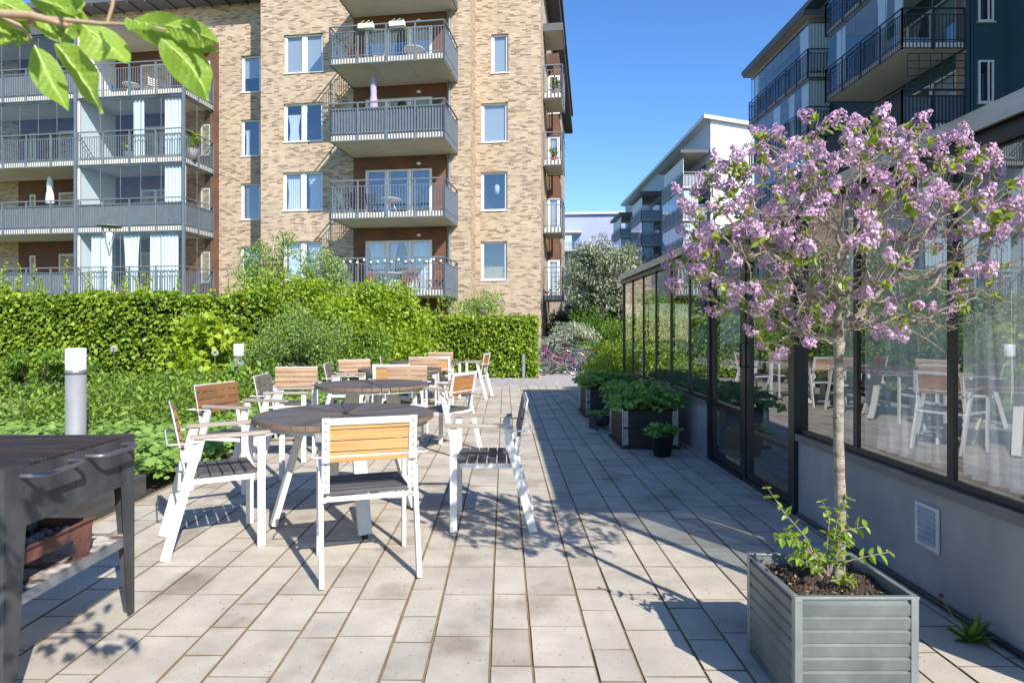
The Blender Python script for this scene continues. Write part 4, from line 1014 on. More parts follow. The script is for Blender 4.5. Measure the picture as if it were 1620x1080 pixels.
# ------------------------------------------------------------------ vegetation
m_bark_d = M('dark_twig', (.06,.045,.03), (.03,.022,.015), rough=.9, scale=(8,8,8), bmp=.5)
m_core = M('dark_light_block', (.020,.032,.008), (.010,.016,.005), rough=1, scale=(12,12,12), bmp=1, dist=.05)  # dark colour of the solid cores added to stop light inside foliage
m_mid_leaf = leafmat('green_leaf', [(0,(.06,.14,.014)),(.5,(.16,.29,.032)),(1,(.32,.45,.06))], .34)
m_lime_leaf = leafmat('lime_leaf', [(0,(.13,.24,.016)),(.5,(.29,.41,.025)),(1,(.46,.54,.05))], .38)
m_grey_leaf = leafmat('grey_green_leaf', [(0,(.08,.16,.03)),(.5,(.18,.29,.055)),(1,(.34,.44,.12))], .3)
m_white_leaf = leafmat('variegated_leaf', [(0,(.06,.11,.03)),(.35,(.16,.21,.10)),(.62,(.48,.49,.36)),(1,(.66,.64,.52))], .3)
m_dark_leaf = leafmat('dark_leaf', [(0,(.012,.035,.012)),(.6,(.028,.065,.02)),(1,(.05,.10,.03))], .3)
m_geran = leafmat('groundcover_leaf', [(0,(.12,.22,.035)),(.5,(.22,.36,.07)),(1,(.36,.50,.13))], .34)
def lump(P, s=1.0, a=1.0):
    x, y, z = P[:,0]*s, P[:,1]*s, P[:,2]*s
    return a*(np.sin(x*2.1+1.3*np.sin(z*1.7))*.5+np.sin(z*3.1+x*1.1+y)*.3+np.sin(x*5.3+z*4.1+y*2)*.25+np.sin(x*11+z*9+y*7)*.15)
def hedge(name, lab, x0,x1,y0,y1,h,n,mat,lsz=.09, lum=.10, cat='hedge', shoots=0, topvar=.08, depth=.28, group=None):
    e = empty(name, ((x0+x1)/2,(y0+y1)/2,0), 0, lab, cat, group); cx, cy = (x0+x1)/2,(y0+y1)/2
    w_, d_ = (x1-x0)/2,(y1-y0)/2
    A = np.array([2*w_*h, 2*w_*2*d_, 2*d_*h*1.0, 2*d_*h]); A[1] *= .8; k = RNG.choice(4, n, p=A/A.sum())
    a = RNG.uniform(-1,1,n); b = RNG.uniform(0,1,n); c = RNG.uniform(-1,1,n)
    P = np.zeros((n,3)); Nn = np.zeros((n,3))
    f = k==0; P[f] = np.column_stack([a*w_, -d_+0*a, b*h])[f]; Nn[f] = (0,-1,.25)
    f = k==1; P[f] = np.column_stack([a*w_, c*d_, h+0*a])[f]; Nn[f] = (0,-.25,1)
    f = k==2; P[f] = np.column_stack([w_+0*a, c*d_, b*h])[f]; Nn[f] = (1,0,.25)
    f = k==3; P[f] = np.column_stack([-w_+0*a, c*d_, b*h])[f]; Nn[f] = (-1,0,.25)
    Pw = P+[cx,cy,0]
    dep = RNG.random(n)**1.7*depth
    P += nrm(Nn)*((lump(Pw,1.0,lum))[:,None]) - nrm(Nn)*dep[:,None]
    P[:,2] += np.where(P[:,2] > h*.8, lump(Pw*[1,1,0], 1.6, topvar), 0)
    D = nrm(Nn*.5+rnd(n)*.55+[0,0,-.35]); U = nrm(Nn*.6+[0,-.1,.75]+rnd(n)*.45)
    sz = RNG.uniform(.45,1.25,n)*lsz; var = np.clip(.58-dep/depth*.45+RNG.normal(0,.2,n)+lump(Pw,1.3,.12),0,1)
    quads_mesh('foliage', kites(P, D, U, sz, sz*.68), 4, mat, e, var)
    q = MB(); g = depth*.75
    nx = max(2,int(2*w_/.4)); 
    q.box(-w_+g, w_-g, -d_+g, d_-g, 0, h-g); q.build('branches', m_core, e)  # solid dark box added inside the hedge to block light, not real wood
    if shoots:
        V = []; va = []; st = MB()
        for i in range(shoots):
            x = random.uniform(-w_,w_); y = random.uniform(-d_*.8,d_*.6); L = random.uniform(.15,.75)*random.random()**.3; tx, ty = random.uniform(-.15,.15), random.uniform(-.1,.1)
            m = int(14+L*60); t = RNG.random(m); 
            st.tube([(x,y,h-.1),(x+tx*L,y+ty*L,h+L)], [.006,.003], 4, False)
            pp = np.column_stack([x+tx*L*t, y+ty*L*t, h-.1+t*(L+.1)])+rnd(m)*.03*(1.2-t)[:,None]
            s_ = RNG.uniform(.6,1.1,m)*lsz*(1.15-.5*t)
            V.append(kites(pp, rnd(m)+[0,0,.4], rnd(m)*.6+[0,-.3,1], s_, s_*.65)); va.append(np.clip(RNG.normal(.72,.15,m),0,1))
        tag(quads_mesh('shoots', np.concatenate(V), 4, mat, e, np.concatenate(va)), kind='stuff'); tag(st.build('shoot_stems', m_bark_d, e), kind='stuff')
    return e
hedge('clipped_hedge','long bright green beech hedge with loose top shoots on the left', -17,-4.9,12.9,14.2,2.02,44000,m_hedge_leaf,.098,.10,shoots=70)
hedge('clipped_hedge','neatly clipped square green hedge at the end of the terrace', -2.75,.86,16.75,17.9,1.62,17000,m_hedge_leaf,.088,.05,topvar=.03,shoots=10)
def bush(name, lab, c, rx, ry, h, n, mat, lsz=.08, z0=0.0, cat='shrub', trunk=None, nclump=34, cl=.28, upb=.6, spread=1.0, stem_mat=None, group=None, width=.6, var_mu=.5, core=.0, flowers=None, shell=.45):
    """crown of leaf clumps on branching stems"""
    e = empty(name, c, 0, lab, cat, group); hz = (h-z0)/2; zc = z0+hz
    CC = []; 
    while len(CC) < nclump:
        p = RNG.normal(size=3); p /= np.linalg.norm(p); r = shell+(1-shell)*RNG.random()**.6
        CC.append(p*[rx*r*spread, ry*r*spread, hz*r]+[0,0,zc])
    CC = np.array(CC); rad = cl*RNG.uniform(.6,1.25,nclump)*min(rx,hz)
    wgt = rad**2/np.sum(rad**2); k = RNG.choice(nclump, n, p=wgt)
    o = RNG.normal(size=(n,3)); o /= np.linalg.norm(o,axis=1,keepdims=True); rr = RNG.random(n)**.45
    P = CC[k]+o*(rr*rad[k])[:,None]*[1.15,1.15,.85]; P[:,2] = np.maximum(P[:,2], .03)
    D = nrm(o*.7+rnd(n)*.5+[0,0,-.1]); U = nrm(o*.4+[0,-.05,upb]+rnd(n)*.4)
    s_ = RNG.uniform(.6,1.15,n)*lsz; cv = RNG.normal(0,.1,nclump)
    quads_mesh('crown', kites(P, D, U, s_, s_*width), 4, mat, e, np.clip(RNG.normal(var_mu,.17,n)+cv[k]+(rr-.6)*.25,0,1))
    st = MB(); base = np.array([0,0,0.]); th = trunk or .02
    for i in range(nclump):
        tgt = CC[i]; fork = np.array([tgt[0]*.12, tgt[1]*.12, max(.05, (z0 if trunk else 0)+(.12 if trunk else 0)*h)])
        mid = (fork+tgt)/2+RNG.normal(0,.05*rx,3); st.tube([fork, mid, tgt], [th*.45, th*.3, th*.12], 5, False)
        if not trunk: st.tube([(tgt[0]*.1,tgt[1]*.1,0), fork], [th*.5, th*.45], 5, False)
    if trunk:
        st2 = MB(); st2.tube([(0,0,-.05),(.02*rx,.01,z0*.5),(0,.02,z0+.12*h),(0,0,z0+.35*h)], [th*1.15,th,th*.8,th*.3], 10, False); st2.build('trunk', stem_mat or m_bark_d, e)
    st.build('branches', stem_mat or m_bark_d, e)
    if core: q = MB(); q.sphere((0,0,zc*.95), 1, 14, 9); o_ = q.build('light_block_core', m_core, e); o_.scale = (rx*core,ry*core,hz*core)  # solid dark ball added to keep light from passing through the crown
    if flowers:
        nf, fm, fs = flowers; idx = RNG.choice(nclump, nf); V = []
        for i in idx:
            d0 = RNG.normal(size=3); d0[1] = -abs(d0[1]); d0 /= np.linalg.norm(d0); c0 = CC[i]+d0*rad[i]*1.05; m = 26
            pp = c0+rnd(m)*[fs*.35,fs*.35,fs*.6]; V.append(kites(pp, rnd(m), rnd(m), fs*.45, fs*.4))
        quads_mesh('flowers', np.concatenate(V), 4, fm, e)
    return e
def W3(x, Y): return (wx(x,Y), Y, 0)
m_lilacfar = leafmat('lilac_flower_far', [(0,(.30,.17,.36)),(1,(.55,.40,.60))], .3)
# mid hornbeam masses
bush('hornbeam_bush','tall yellow green hornbeam bush in the middle, left of the clipped hedge', W3(585,15.0), 1.35,1.0,2.30,19000,m_lime_leaf,.105, core=.5, nclump=64, cl=.33, var_mu=.42)
bush('hornbeam_bush','yellow green bush with loose top joining the long hedge', W3(452,14.2), 1.5,.9,2.42,18000,m_lime_leaf,.10, core=.5, nclump=62, cl=.33, var_mu=.36)
bush('rose_shrub','grey green twiggy rose shrub in front of the hornbeam bushes', W3(462,11.4), .88,.7,1.72,15000,m_grey_leaf,.05, core=.5, nclump=56, cl=.30)
bush('rose_shrub','small leaved green shrub right of the twiggy rose', W3(545,12.6), .9,.6,1.45,8000,m_mid_leaf,.06, core=.6, nclump=34, cl=.32)
bush('leafy_shrub','large leaved dark green shrub beside the smaller bollard light', W3(398,10.2), .6,.5,.66,1800,m_mid_leaf,.14, core=.5, nclump=26, cl=.34, width=.5)
bush('currant_bush','pale lobed leaf bush before the long hedge', W3(335,11.8), .75,.5,1.55,2400,m_lime_leaf,.15, core=.5, nclump=24, cl=.34, width=.85)
bush('peony_shrub','low bush of narrow leaves under the hedge at far left', W3(60,12.3), 1.4,.5,.8,5000,m_mid_leaf,.12, core=.5, nclump=34, cl=.32, width=.35)
# serviceberry trees behind the hedge
bush('serviceberry_tree','slender serviceberry tree with small pale leaves, left of its pair before the brick wall', W3(428,19), 1.15,.9,4.25,6500,m_grey_leaf,.085, z0=1.2, trunk=.05, nclump=60, cl=.24, cat='tree', var_mu=.62, shell=.15)
bush('serviceberry_tree','slender serviceberry tree right of its pair, before the lowest tower balcony', W3(505,19.4), 1.05,.9,3.85,6000,m_grey_leaf,.085, z0=1.2, trunk=.05, nclump=50, cl=.24, cat='tree', var_mu=.6, shell=.15)
bush('lilac_bush','green lilac bush with faint purple flowers behind the clipped hedge', W3(735,19.8), 1.65,.9,2.45,13000,m_mid_leaf,.075, core=.6, nclump=50, cl=.3, flowers=(26,m_lilacfar,.10), var_mu=.62)
# beyond the bikes
bush('dogwood_shrub','white variegated shrub behind the parked bicycles', W3(900,22.5), .95,.7,1.6,7000,m_white_leaf,.075, core=.5, nclump=30, cl=.34)
bush('dogwood_shrub','darker green shrub right of the variegated one', W3(945,24.5), 1.1,.8,2.1,6000,m_mid_leaf,.08, core=.6, nclump=30, cl=.34, var_mu=.25)
bush('crown_shade_mass','dark leaf mass added for the crown shade under the flowering tree', W3(985,30), 3.0,1.5,3.4,12000,m_dark_leaf,.14, core=.8, nclump=60, cl=.34)  # dark leaves put in for the shadow of the tree crowns
bush('crown_shade_mass','dark shrub against the brick building corner', W3(880,30), 1.0,1.0,2.1,4000,m_dark_leaf,.12, core=.7, nclump=26, cl=.34)
bush('flowering_tree','tall tree covered in white blossom at the end of the alley', W3(962,26), 1.75,1.5,5.1,17000,m_white_leaf,.12, z0=1.5, trunk=.07, nclump=80, cl=.24, cat='tree', var_mu=.40, core=.45, shell=.3)
bush('leafy_tree','dark leaved tree behind the far end of the glasshouse', W3(1030,33), 2.3,1.8,5.2,9000,m_dark_leaf,.14, z0=1.2, trunk=.09, nclump=60, cl=.28, cat='tree', var_mu=.6, core=.4)
bush('spirea_shrub','low yellow green shrub behind the farther planter', (2.28,12.3,0), .80,1.6,.95,10000,m_lime_leaf,.055, core=.65, nclump=46, cl=.5, var_mu=.55)
bush('spirea_shrub','dark green low shrub band across the alley behind the yellow green one', (3.6,20.5,0), 2.3,1.3,.85,9000,m_mid_leaf,.07, core=.7, nclump=60, cl=.5, var_mu=.3)
bush('low_shrub','lit patch of low green shrubs at the foot of the flowering tree', (4.6,24,0), 2.5,1.3,.7,7000,m_lime_leaf,.07, core=.7, nclump=50, cl=.5, var_mu=.2)

# ---- ground cover and perennials in the bed (uncountable)
def stems(name, lab, pts, hts, mat, L=.12, Wd=.028, per=20, rad=.10, cat='perennials', tilt=.15, mu=.5):
    V = []; va = []; st = MB()
    for (x,y), h in zip(pts, hts):
        lx, ly = RNG.normal(0,tilt,2)*h; m = per; t = np.linspace(.18,1,m)
        base = np.array([x,y,0]); top = np.array([x+lx,y+ly,h]); st.tube([base, (base+top)/2+[lx*.1,ly*.1,.02], top], .004, 4, False)
        P = base+(top-base)*t[:,None]; az = np.arange(m)*2.4+RNG.uniform(0,6); el = .25+.5*t
        D = np.column_stack([np.cos(az)*np.cos(el),np.sin(az)*np.cos(el),np.sin(el)]); l = L*RNG.uniform(.75,1.2,m)*(1.1-.35*t)
        V.append(kites(P, D+rnd(m)*.12, np.tile([0,0,1.],(m,1))+rnd(m)*.2, l, Wd*RNG.uniform(.8,1.2,m), .2)); va.append(np.clip(RNG.normal(mu,.18,m),0,1))
    o = quads_mesh(name, np.concatenate(V), 4, mat, None, np.concatenate(va)); tag(o, lab, cat, kind='stuff')
    s_ = st.build('stems', m_stalk, o); tag(s_, kind='stuff'); return o
def region(n, x0,x1,y0,y1, f=lambda x,y: True):
    out = []
    while len(out) < n:
        x, y = random.uniform(x0,x1), random.uniform(y0,y1)
        if f(x,y): out.append((x,y))
    return out
pA = region(420, -5.6,-3.1, 6.6,10.6, lambda x,y: x > -5.9+(y-6.6)*.1 and not (abs(x+4)<.25 and abs(y-5.9)<.3))
stems('tall_perennials','tall leafy perennials filling the bed before the hedge', pA, [random.uniform(.30,.68) for x,y in pA], m_mid_leaf, .14, .036, 20, mu=.72)
pB = region(300, -8.8,-5.2, 7.0,11.2, lambda x,y: not (x/y < -.69 and y > 7.5))
stems('low_perennials','low perennials around the small lawn at far left', pB, [random.uniform(.15,.32)+(.25 if x/y > -.66 and y > 9 else 0) for x,y in pB], m_mid_leaf, .14, .035, 16, mu=.6)
pC = region(90, -3.5,-2.95, 7.0,13.5)
stems('feathery_perennials','fine feathery green plants beside the terrace edge', pC, [random.uniform(.3,.6) for _ in pC], m_lime_leaf, .08, .010, 40, mu=.3)
def lobed(name, lab, pts, hts, r, mat):
    n = len(pts); P = np.array([(x,y,h) for (x,y),h in zip(pts,hts)]); U = nrm(rnd(n)*.3+[.1,-.25,1]); V = []
    A = nrm(np.cross(U, rnd(n))); B_ = np.cross(U, A); rr = r*RNG.uniform(.6,1.2,n)
    K = 7; tri = []
    for k in range(K):
        a0 = 2*PI*k/K; a1 = 2*PI*(k+1)/K; am = (a0+a1)/2
        f = lambda a, q, dz: P+(A*math.cos(a)+B_*math.sin(a))*(rr*q)[:,None]+U*(rr*dz)[:,None]
        tri.append(np.stack([P, f(a0,.72,.10), f(am,1.0,.03), f(a1,.72,.10)],1))
    V = np.stack(tri,1).reshape(-1,3); o = quads_mesh(name, V, 4, mat, None, np.repeat(np.clip(RNG.normal(.5,.2,n),0,1),K)); tag(o, lab, 'ground cover', kind='stuff')
pts = region(7500, -5.4,-2.70, 4.95,8.0, lambda x,y: x < -2.72-.12*math.sin(y*3) and (y > 5.0 or x < -3) and not (abs(x+4)<.14 and abs(y-5.9)<.14))
lobed('ground_cover_geranium','pale green lobed leaf ground cover edging the terrace', pts, [.06+.26*random.random()**.7*min(1,(-2.6-x)*2+.3) for x,y in pts], .040, m_geran)
pts = region(4200, -8.2,-4.6, 4.6,8.4); lobed('ground_cover_mantle','mixed low ground cover behind the grill', pts, [.05+.27*random.random() for _ in pts], .045, m_geran)
pts = region(1500, -3.5,-2.70, 8.0,14.2, lambda x,y: x < -2.74-.1*math.sin(y*2.3)); lobed('ground_cover_edge','low green leaves along the terrace edge behind the chairs', pts, [.05+.25*random.random() for _ in pts], .06, m_geran)
# grass on the small lawn, as short blades
n = 16000; P = np.column_stack([RNG.uniform(-13,-6.0,n), RNG.uniform(8.4,12.6,n), np.full(n,-.06)])
tag(quads_mesh('lawn_grass', kites(P, rnd(n)*.35+[0,0,1], rnd(n), RNG.uniform(.05,.11,n), RNG.uniform(.010,.02,n), .05), 4, leafmat('grass_blade',[(0,(.20,.30,.04)),(1,(.42,.48,.12))],.3)), 'short grass of the small lawn at far left', 'grass', kind='stuff')
# allium balls
m_allium = leafmat('allium_flower', [(0,(.55,.56,.46)),(1,(.78,.78,.70))], .3)
for (x,y,Y,lab) in ((180,552,9.6,'white ball shaped allium flower right of the large bollard'),(340,558,9.4,'white ball shaped allium flower left of the smaller bollard')):
    z = wz(y,Y); e = empty('allium_flower', (wx(x,Y),Y,0), 0, lab, 'flower', 'white allium flowers')
    n = 260; o = nrm(rnd(n)); quads_mesh('flower_head', kites(o*.025+[0,0,z], o, rnd(n), .028, .016)*1.0, 4, m_allium, e)
    MB().tube([(.02,0,0),(.01,0,z*.5),(0,0,z-.02)], .006, 6).build('stem', m_stalk, e)
# moss tufts and weeds
m_moss = leafmat('moss', [(0,(.12,.13,.02)),(1,(.22,.22,.04))], .2)
V = []
n = 2600; xs = []; 
cols_ = [-.056+(.165+.243)*k for k in range(-7,3)]+[-.056+.165+(.165+.243)*k for k in range(-7,3)]
P = np.column_stack([np.array(cols_)[RNG.integers(0,len(cols_),n)]+RNG.normal(0,.002,n), 1.9+RNG.random(n)**1.4*6, np.full(n,-.004)])
keep = np.sin(P[:,1]*3.1+P[:,0]*9)+np.sin(P[:,1]*7.3+P[:,0]*5) > .15; P = P[keep]; n = len(P)
tag(quads_mesh('joint_moss', kites(P, rnd(n)*[.3,1,.2]+[0,0,.35], rnd(n)*.3+[0,0,1], RNG.uniform(.004,.009,n), RNG.uniform(.003,.006,n), .2), 4, m_moss), 'moss growing in the slab joints', 'moss', kind='stuff')
e = empty('dandelion_weed', (1.93,2.62,0), 0, 'small dark green weed growing at the foot of the grey wall', 'weed')
n = 26; az = RNG.uniform(0,2*PI,n); el = RNG.uniform(.2,1.2,n); D = np.column_stack([np.cos(az)*np.cos(el),np.sin(az)*np.cos(el),np.sin(el)])
quads_mesh('leaves', leaves6(np.zeros((n,3)), D, np.tile([0,0,1.],(n,1)), RNG.uniform(.06,.14,n), RNG.uniform(.018,.035,n)), 4, m_mid_leaf, e, RNG.random(2*n)*.4)
MB().tube([(0,0,0),(-.06,.0,.09),(-.12,-.0,.19)],.0018,5).build('stem', m_stalk, e); MB().sphere((-.12,0,.195),.010,8,6).build('bud', m_bark_d, e)

# ------------------------------------------------------------------ bicycles
m_tyre = M('bike_tyre', (.03,.03,.03), rough=.8); m_chrome = M('chrome', (.55,.56,.58), rough=.25, metal=.8)
def bicycle(x, y, rz, fm, lab, basket=False, s=1.0, dark_fender=None):
    t = empty('bicycle', (x,y,0), rz, lab, 'bicycle', 'bicycles parked beside the hedge'); t.scale = (s,s,s); R_ = .34
    for wx_ in (-.53,.53):
        w_ = MB(); nn = 36; w_.tube([(wx_+R_*math.cos(2*PI*k/nn),0,R_+R_*math.sin(2*PI*k/nn)) for k in range(nn+1)], .019, 8, False); o = w_.build('tyre', m_tyre, t)
        r_ = MB(); r_.tube([(wx_+(R_-.022)*math.cos(2*PI*k/nn),0,R_+(R_-.022)*math.sin(2*PI*k/nn)) for k in range(nn+1)], .012, 6, False)
        for k in range(18):
            a = 2*PI*k/18; r_.tube([(wx_,.02*(-1)**k,R_),(wx_+(R_-.02)*math.cos(a),0,R_+(R_-.02)*math.sin(a))], .003, 4, False)
        r_.tube([(wx_,-.05,R_),(wx_,.05,R_)], .02, 8); r_.build('rim', m_chrome, o)
        f = MB(); a0, a1 = (20,190) if wx_ < 0 else (10,150); vs = []
        for k in range(15):
            a = R(a0+(a1-a0)*k/14)
            for q in (-.03,.03): vs.append((wx_+(R_+.035)*math.cos(a), q, R_+(R_+.035)*math.sin(a)))
        f.add(vs, [(2*k,2*k+1,2*k+3,2*k+2) for k in range(14)], True); f.build('mudguard', dark_fender or fm, t)
    f = MB(); bb_ = (-.08,0,.30); st_ = (-.22,0,.72); hd = (.36,0,.78); hd2 = (.39,0,.66)
    f.tube([bb_,st_],.016,8); f.tube([st_,(-.24,0,.86)],.012,8); f.tube([hd2,(.15,0,.42),(-.0,0,.34),bb_],.019,8); f.tube([hd,(.12,0,.56),(-.15,0,.47)],.014,8)
    f.tube([(.34,0,.86),(.41,0,.60)],.02,8)
    for q in (-.045,.045):
        f.tube([(bb_[0],q*.5,bb_[2]),(-.53,q,R_)],.010,6); f.tube([(st_[0],q*.4,st_[2]-.06),(-.53,q,R_)],.009,6); f.tube([(.41,q*.7,.62),(.53,q,R_)],.012,6)
    f.build('frame', fm, t)
    h = MB(); h.tube([(.34,0,.86),(.31,0,1.02)],.012,8); h.tube([(.16,-.29,1.05),(.27,-.26,1.07),(.33,-.1,1.04),(.33,.1,1.04),(.27,.26,1.07),(.16,.29,1.05)],.012,8); h.build('handlebar', m_chrome, t)
    g_ = MB(); 
    for q in (-.28,.28): g_.tube([(.09,q,1.045),(.19,q,1.052)],.017,8)
    g_.build('grips', m_blk, t)
    s_ = MB(); s_.lathe([(.001,.0),(.10,.01),(.12,.04),(.07,.07),(.001,.075)], (0,0,0), 14); o = s_.build('saddle', m_blk, t); o.location = (-.26,0,.86); o.scale = (1.15,.8,1)
    r_ = MB(); r_.box(-.74,-.36,-.07,.07,.735,.75)
    for q in (-.07,.07): r_.tube([(-.70,q,.735),(-.53,q,R_)],.006,5)
    r_.build('carrier', m_chrome, t)
    c = MB(); nn = 20; c.tube([(bb_[0]+.09*math.cos(2*PI*k/nn),.04,bb_[2]+.09*math.sin(2*PI*k/nn)) for k in range(nn+1)],.008,5,False); c.tube([(bb_[0],.05,bb_[2]),(bb_[0]+.12,.07,bb_[2]-.12)],.009,6); c.tube([(bb_[0],-.05,bb_[2]),(bb_[0]-.12,-.07,bb_[2]+.12)],.009,6)
    c.box(bb_[0]+.08,bb_[0]+.17,.05,.13,bb_[2]-.13,bb_[2]-.11); c.build('crank', m_chrome, t)
    MB().bar((-.76,0,.62),(-.77,0,.66),.05,.03).build('rear_reflector', M('amber_reflector',(.6,.12,.02),rough=.3), t)
    return t
m_pink = M('pink_paint', (.36,.03,.19), rough=.3); m_bk = M('black_paint', (.025,.025,.03), rough=.3); m_gy = M('grey_paint', (.22,.23,.25), rough=.35)
bicycle(1.50,17.75,R(180), m_pink, 'bright pink bicycle nearest the camera in the parked row', s=.98)
bicycle(1.80,18.2,R(172), m_bk, 'black bicycle with pale saddle just behind the pink one', s=1.02)
bicycle(1.30,18.7,R(186), m_gy, 'grey bicycle behind the black one in the parked row', s=1.0)
bicycle(1.75,19.2,R(177), m_bk, 'dark bicycle farthest back in the parked row', s=1.05)
e = empty('bike_rack', (.5,16.75,0), 0, 'pale steel post and hoop of the bicycle rack at the hedge corner', 'bike rack')
MB().tube([(0,0,0),(0,0,.62)],.05,16).build('post', m_edge, e)
MB().tube([(.1,.3,0),(.1,.3,.42),(.2,.5,.55),(.35,.8,.55),(.45,1,.42),(.45,1,0)],.016,8).build('hoop', m_chrome, e)
# ------------------------------------------------------------------ lilac standard tree
def colonize(attr, root_pts, step=.03, infl=.5, kill=.06, iters=140, trop=(0,0,.0)):
    nodes = [np.array(p, float) for p in root_pts]; par = [-1]+list(range(len(root_pts)-1)); A = attr.copy()
    for it in range(iters):
        if len(A) == 0: break
        Nn = np.array(nodes); d = np.linalg.norm(A[:,None]-Nn[None], axis=2); k = d.argmin(1); dm = d.min(1)
        new = {}
        for a, kk, dd in zip(A, k, dm):
            if dd < infl: new.setdefault(kk, []).append((a-Nn[kk])/max(dd,1e-6))
        if not new: break
        add = 0
        for kk, ds in new.items():
            v = np.mean(ds, 0)+RNG.normal(0,.22,3)+np.array(trop); v /= max(np.linalg.norm(v),1e-6); p = Nn[kk]+v*step
            if np.linalg.norm(Nn-p,axis=1).min() > step*.3: nodes.append(p); par.append(kk); add += 1
        Nn = np.array(nodes); d = np.linalg.norm(A[:,None]-Nn[None],axis=2).min(1); A = A[d > kill]
        if not add: break
    return np.array(nodes), par
TX, TY = 1.27, 2.40
m_lbark = M('pale_lilac_bark', (.44,.37,.29), (.15,.11,.08), rough=.9, scale=(16,16,38), bmp=1, dist=.012, lo=.42, hi=.72)
m_ltwig = M('lilac_twig', (.34,.28,.22), (.17,.13,.10), rough=.9, scale=(20,20,20), bmp=.5)
lt = empty('lilac_tree', (TX,TY,.35), 0, 'small standard lilac tree with pink purple blossom and bare twigs in the zinc planter', 'lilac tree')
loc = lambda x, Y, y: np.array([wx(x,Y)-TX, Y-TY, wz(y,Y)-.35])
JZ = wz(512,TY)-.35
# attractors
A = []
cx, cz = wx(1340,TY)-TX, wz(375,TY)-.35
while len(A) < 1450:
    p = RNG.normal(size=3); p /= np.linalg.norm(p); r = .30+.70*RNG.random()**.55
    q = p*r*[.68,.46,.48]*RNG.uniform(.93,1.05)+[cx-.01,.02,cz-.01]
    if q[0] > .72: continue
    if q[2] < JZ-.06 and q[0] > -.12: continue
    if q[2] < JZ-.21: continue
    A.append(q)
root = [(0,0,JZ-.03),(0,0,JZ+.0)]
nodes, par = colonize(np.array(A), root, .028, .6, .05, 120)
nn = len(nodes); kids = [[] for _ in range(nn)]
for i, p in enumerate(par):
    if p >= 0: kids[p].append(i)
rad = np.zeros(nn)
order = sorted(range(nn), key=lambda i: -i)
for i in order: rad[i] = max(.0016, (sum(rad[c]**2.35 for c in kids[i]))**(1/2.35)) if kids[i] else .0016
rad *= .021/rad[0] if rad[0] > .021 else 1
rad = np.maximum(rad, .0014)
thick = MB(); thin = MB(); done = set()
def chain(i):
    pts = [nodes[par[i]], nodes[i]] if par[i] >= 0 else [nodes[i]]; rs = [min(rad[par[i]], rad[i]*1.25), rad[i]] if par[i] >= 0 else [rad[i]]
    while kids[i]:
        ks = sorted(kids[i], key=lambda c: -rad[c])
        for c in ks[1:]: stack.append(c)
        i = ks[0]; pts.append(nodes[i]); rs.append(rad[i])
    return pts, rs
stack = [0]
while stack:
    pts, rs = chain(stack.pop())
    if len(pts) > 1: (thick if rs[0] > .006 else thin).tube(pts, rs, 8 if rs[0] > .006 else 5, False)
thick.build('branches', m_lbark, lt); 
tips = [i for i in range(nn) if not kids[i]]
# bare side twigs
tw = MB()
sel = RNG.choice(nn, 800)
for i in sel:
    p = nodes[i]
    if rad[i] > .012: continue
    d0 = rnd(1)[0]; d0[2] = d0[2]*.6-(.2 if p[2] < cz else 0); d0 /= np.linalg.norm(d0); L = RNG.uniform(.03,.10)
    m = p+d0*L*.5+rnd(1)[0]*.008; e_ = p+d0*L+rnd(1)[0]*.012; tw.tube([p,m,e_],[.0018,.0015,.001],4,False)
    tw.tube([m, m+rnd(1)[0]*.014],[.0013,.0009],4,False)
tw.build('bare_twigs', m_ltwig, lt); thin.build('twigs', m_ltwig, lt)
# trunk: slightly crooked, thick collar at the fork
q = MB(); tp = []; tr_ = []
for k in range(25):
    t = k/24; z = t*(JZ+.01); tp.append((.004*math.sin(t*9)+.006*math.sin(t*4+1)+(.012*(t-.5)), .005*math.cos(t*7), z))
    tr_.append((.0245-.006*t+(.008*math.exp(-((t-.95)/.06)**2))+.0012*math.sin(t*43)+.006*math.exp(-(t/.03)**2))*.86)
q.tube(tp, tr_, 16); q.build('trunk', m_lbark, lt)
for (a,z) in ((0,.25),(2,.5),(4,.62),(5.2,.36)): 
    MB().sphere((.02*math.cos(a),.02*math.sin(a),z), .007, 8, 6).build('bark_knot', m_ltwig, lt)
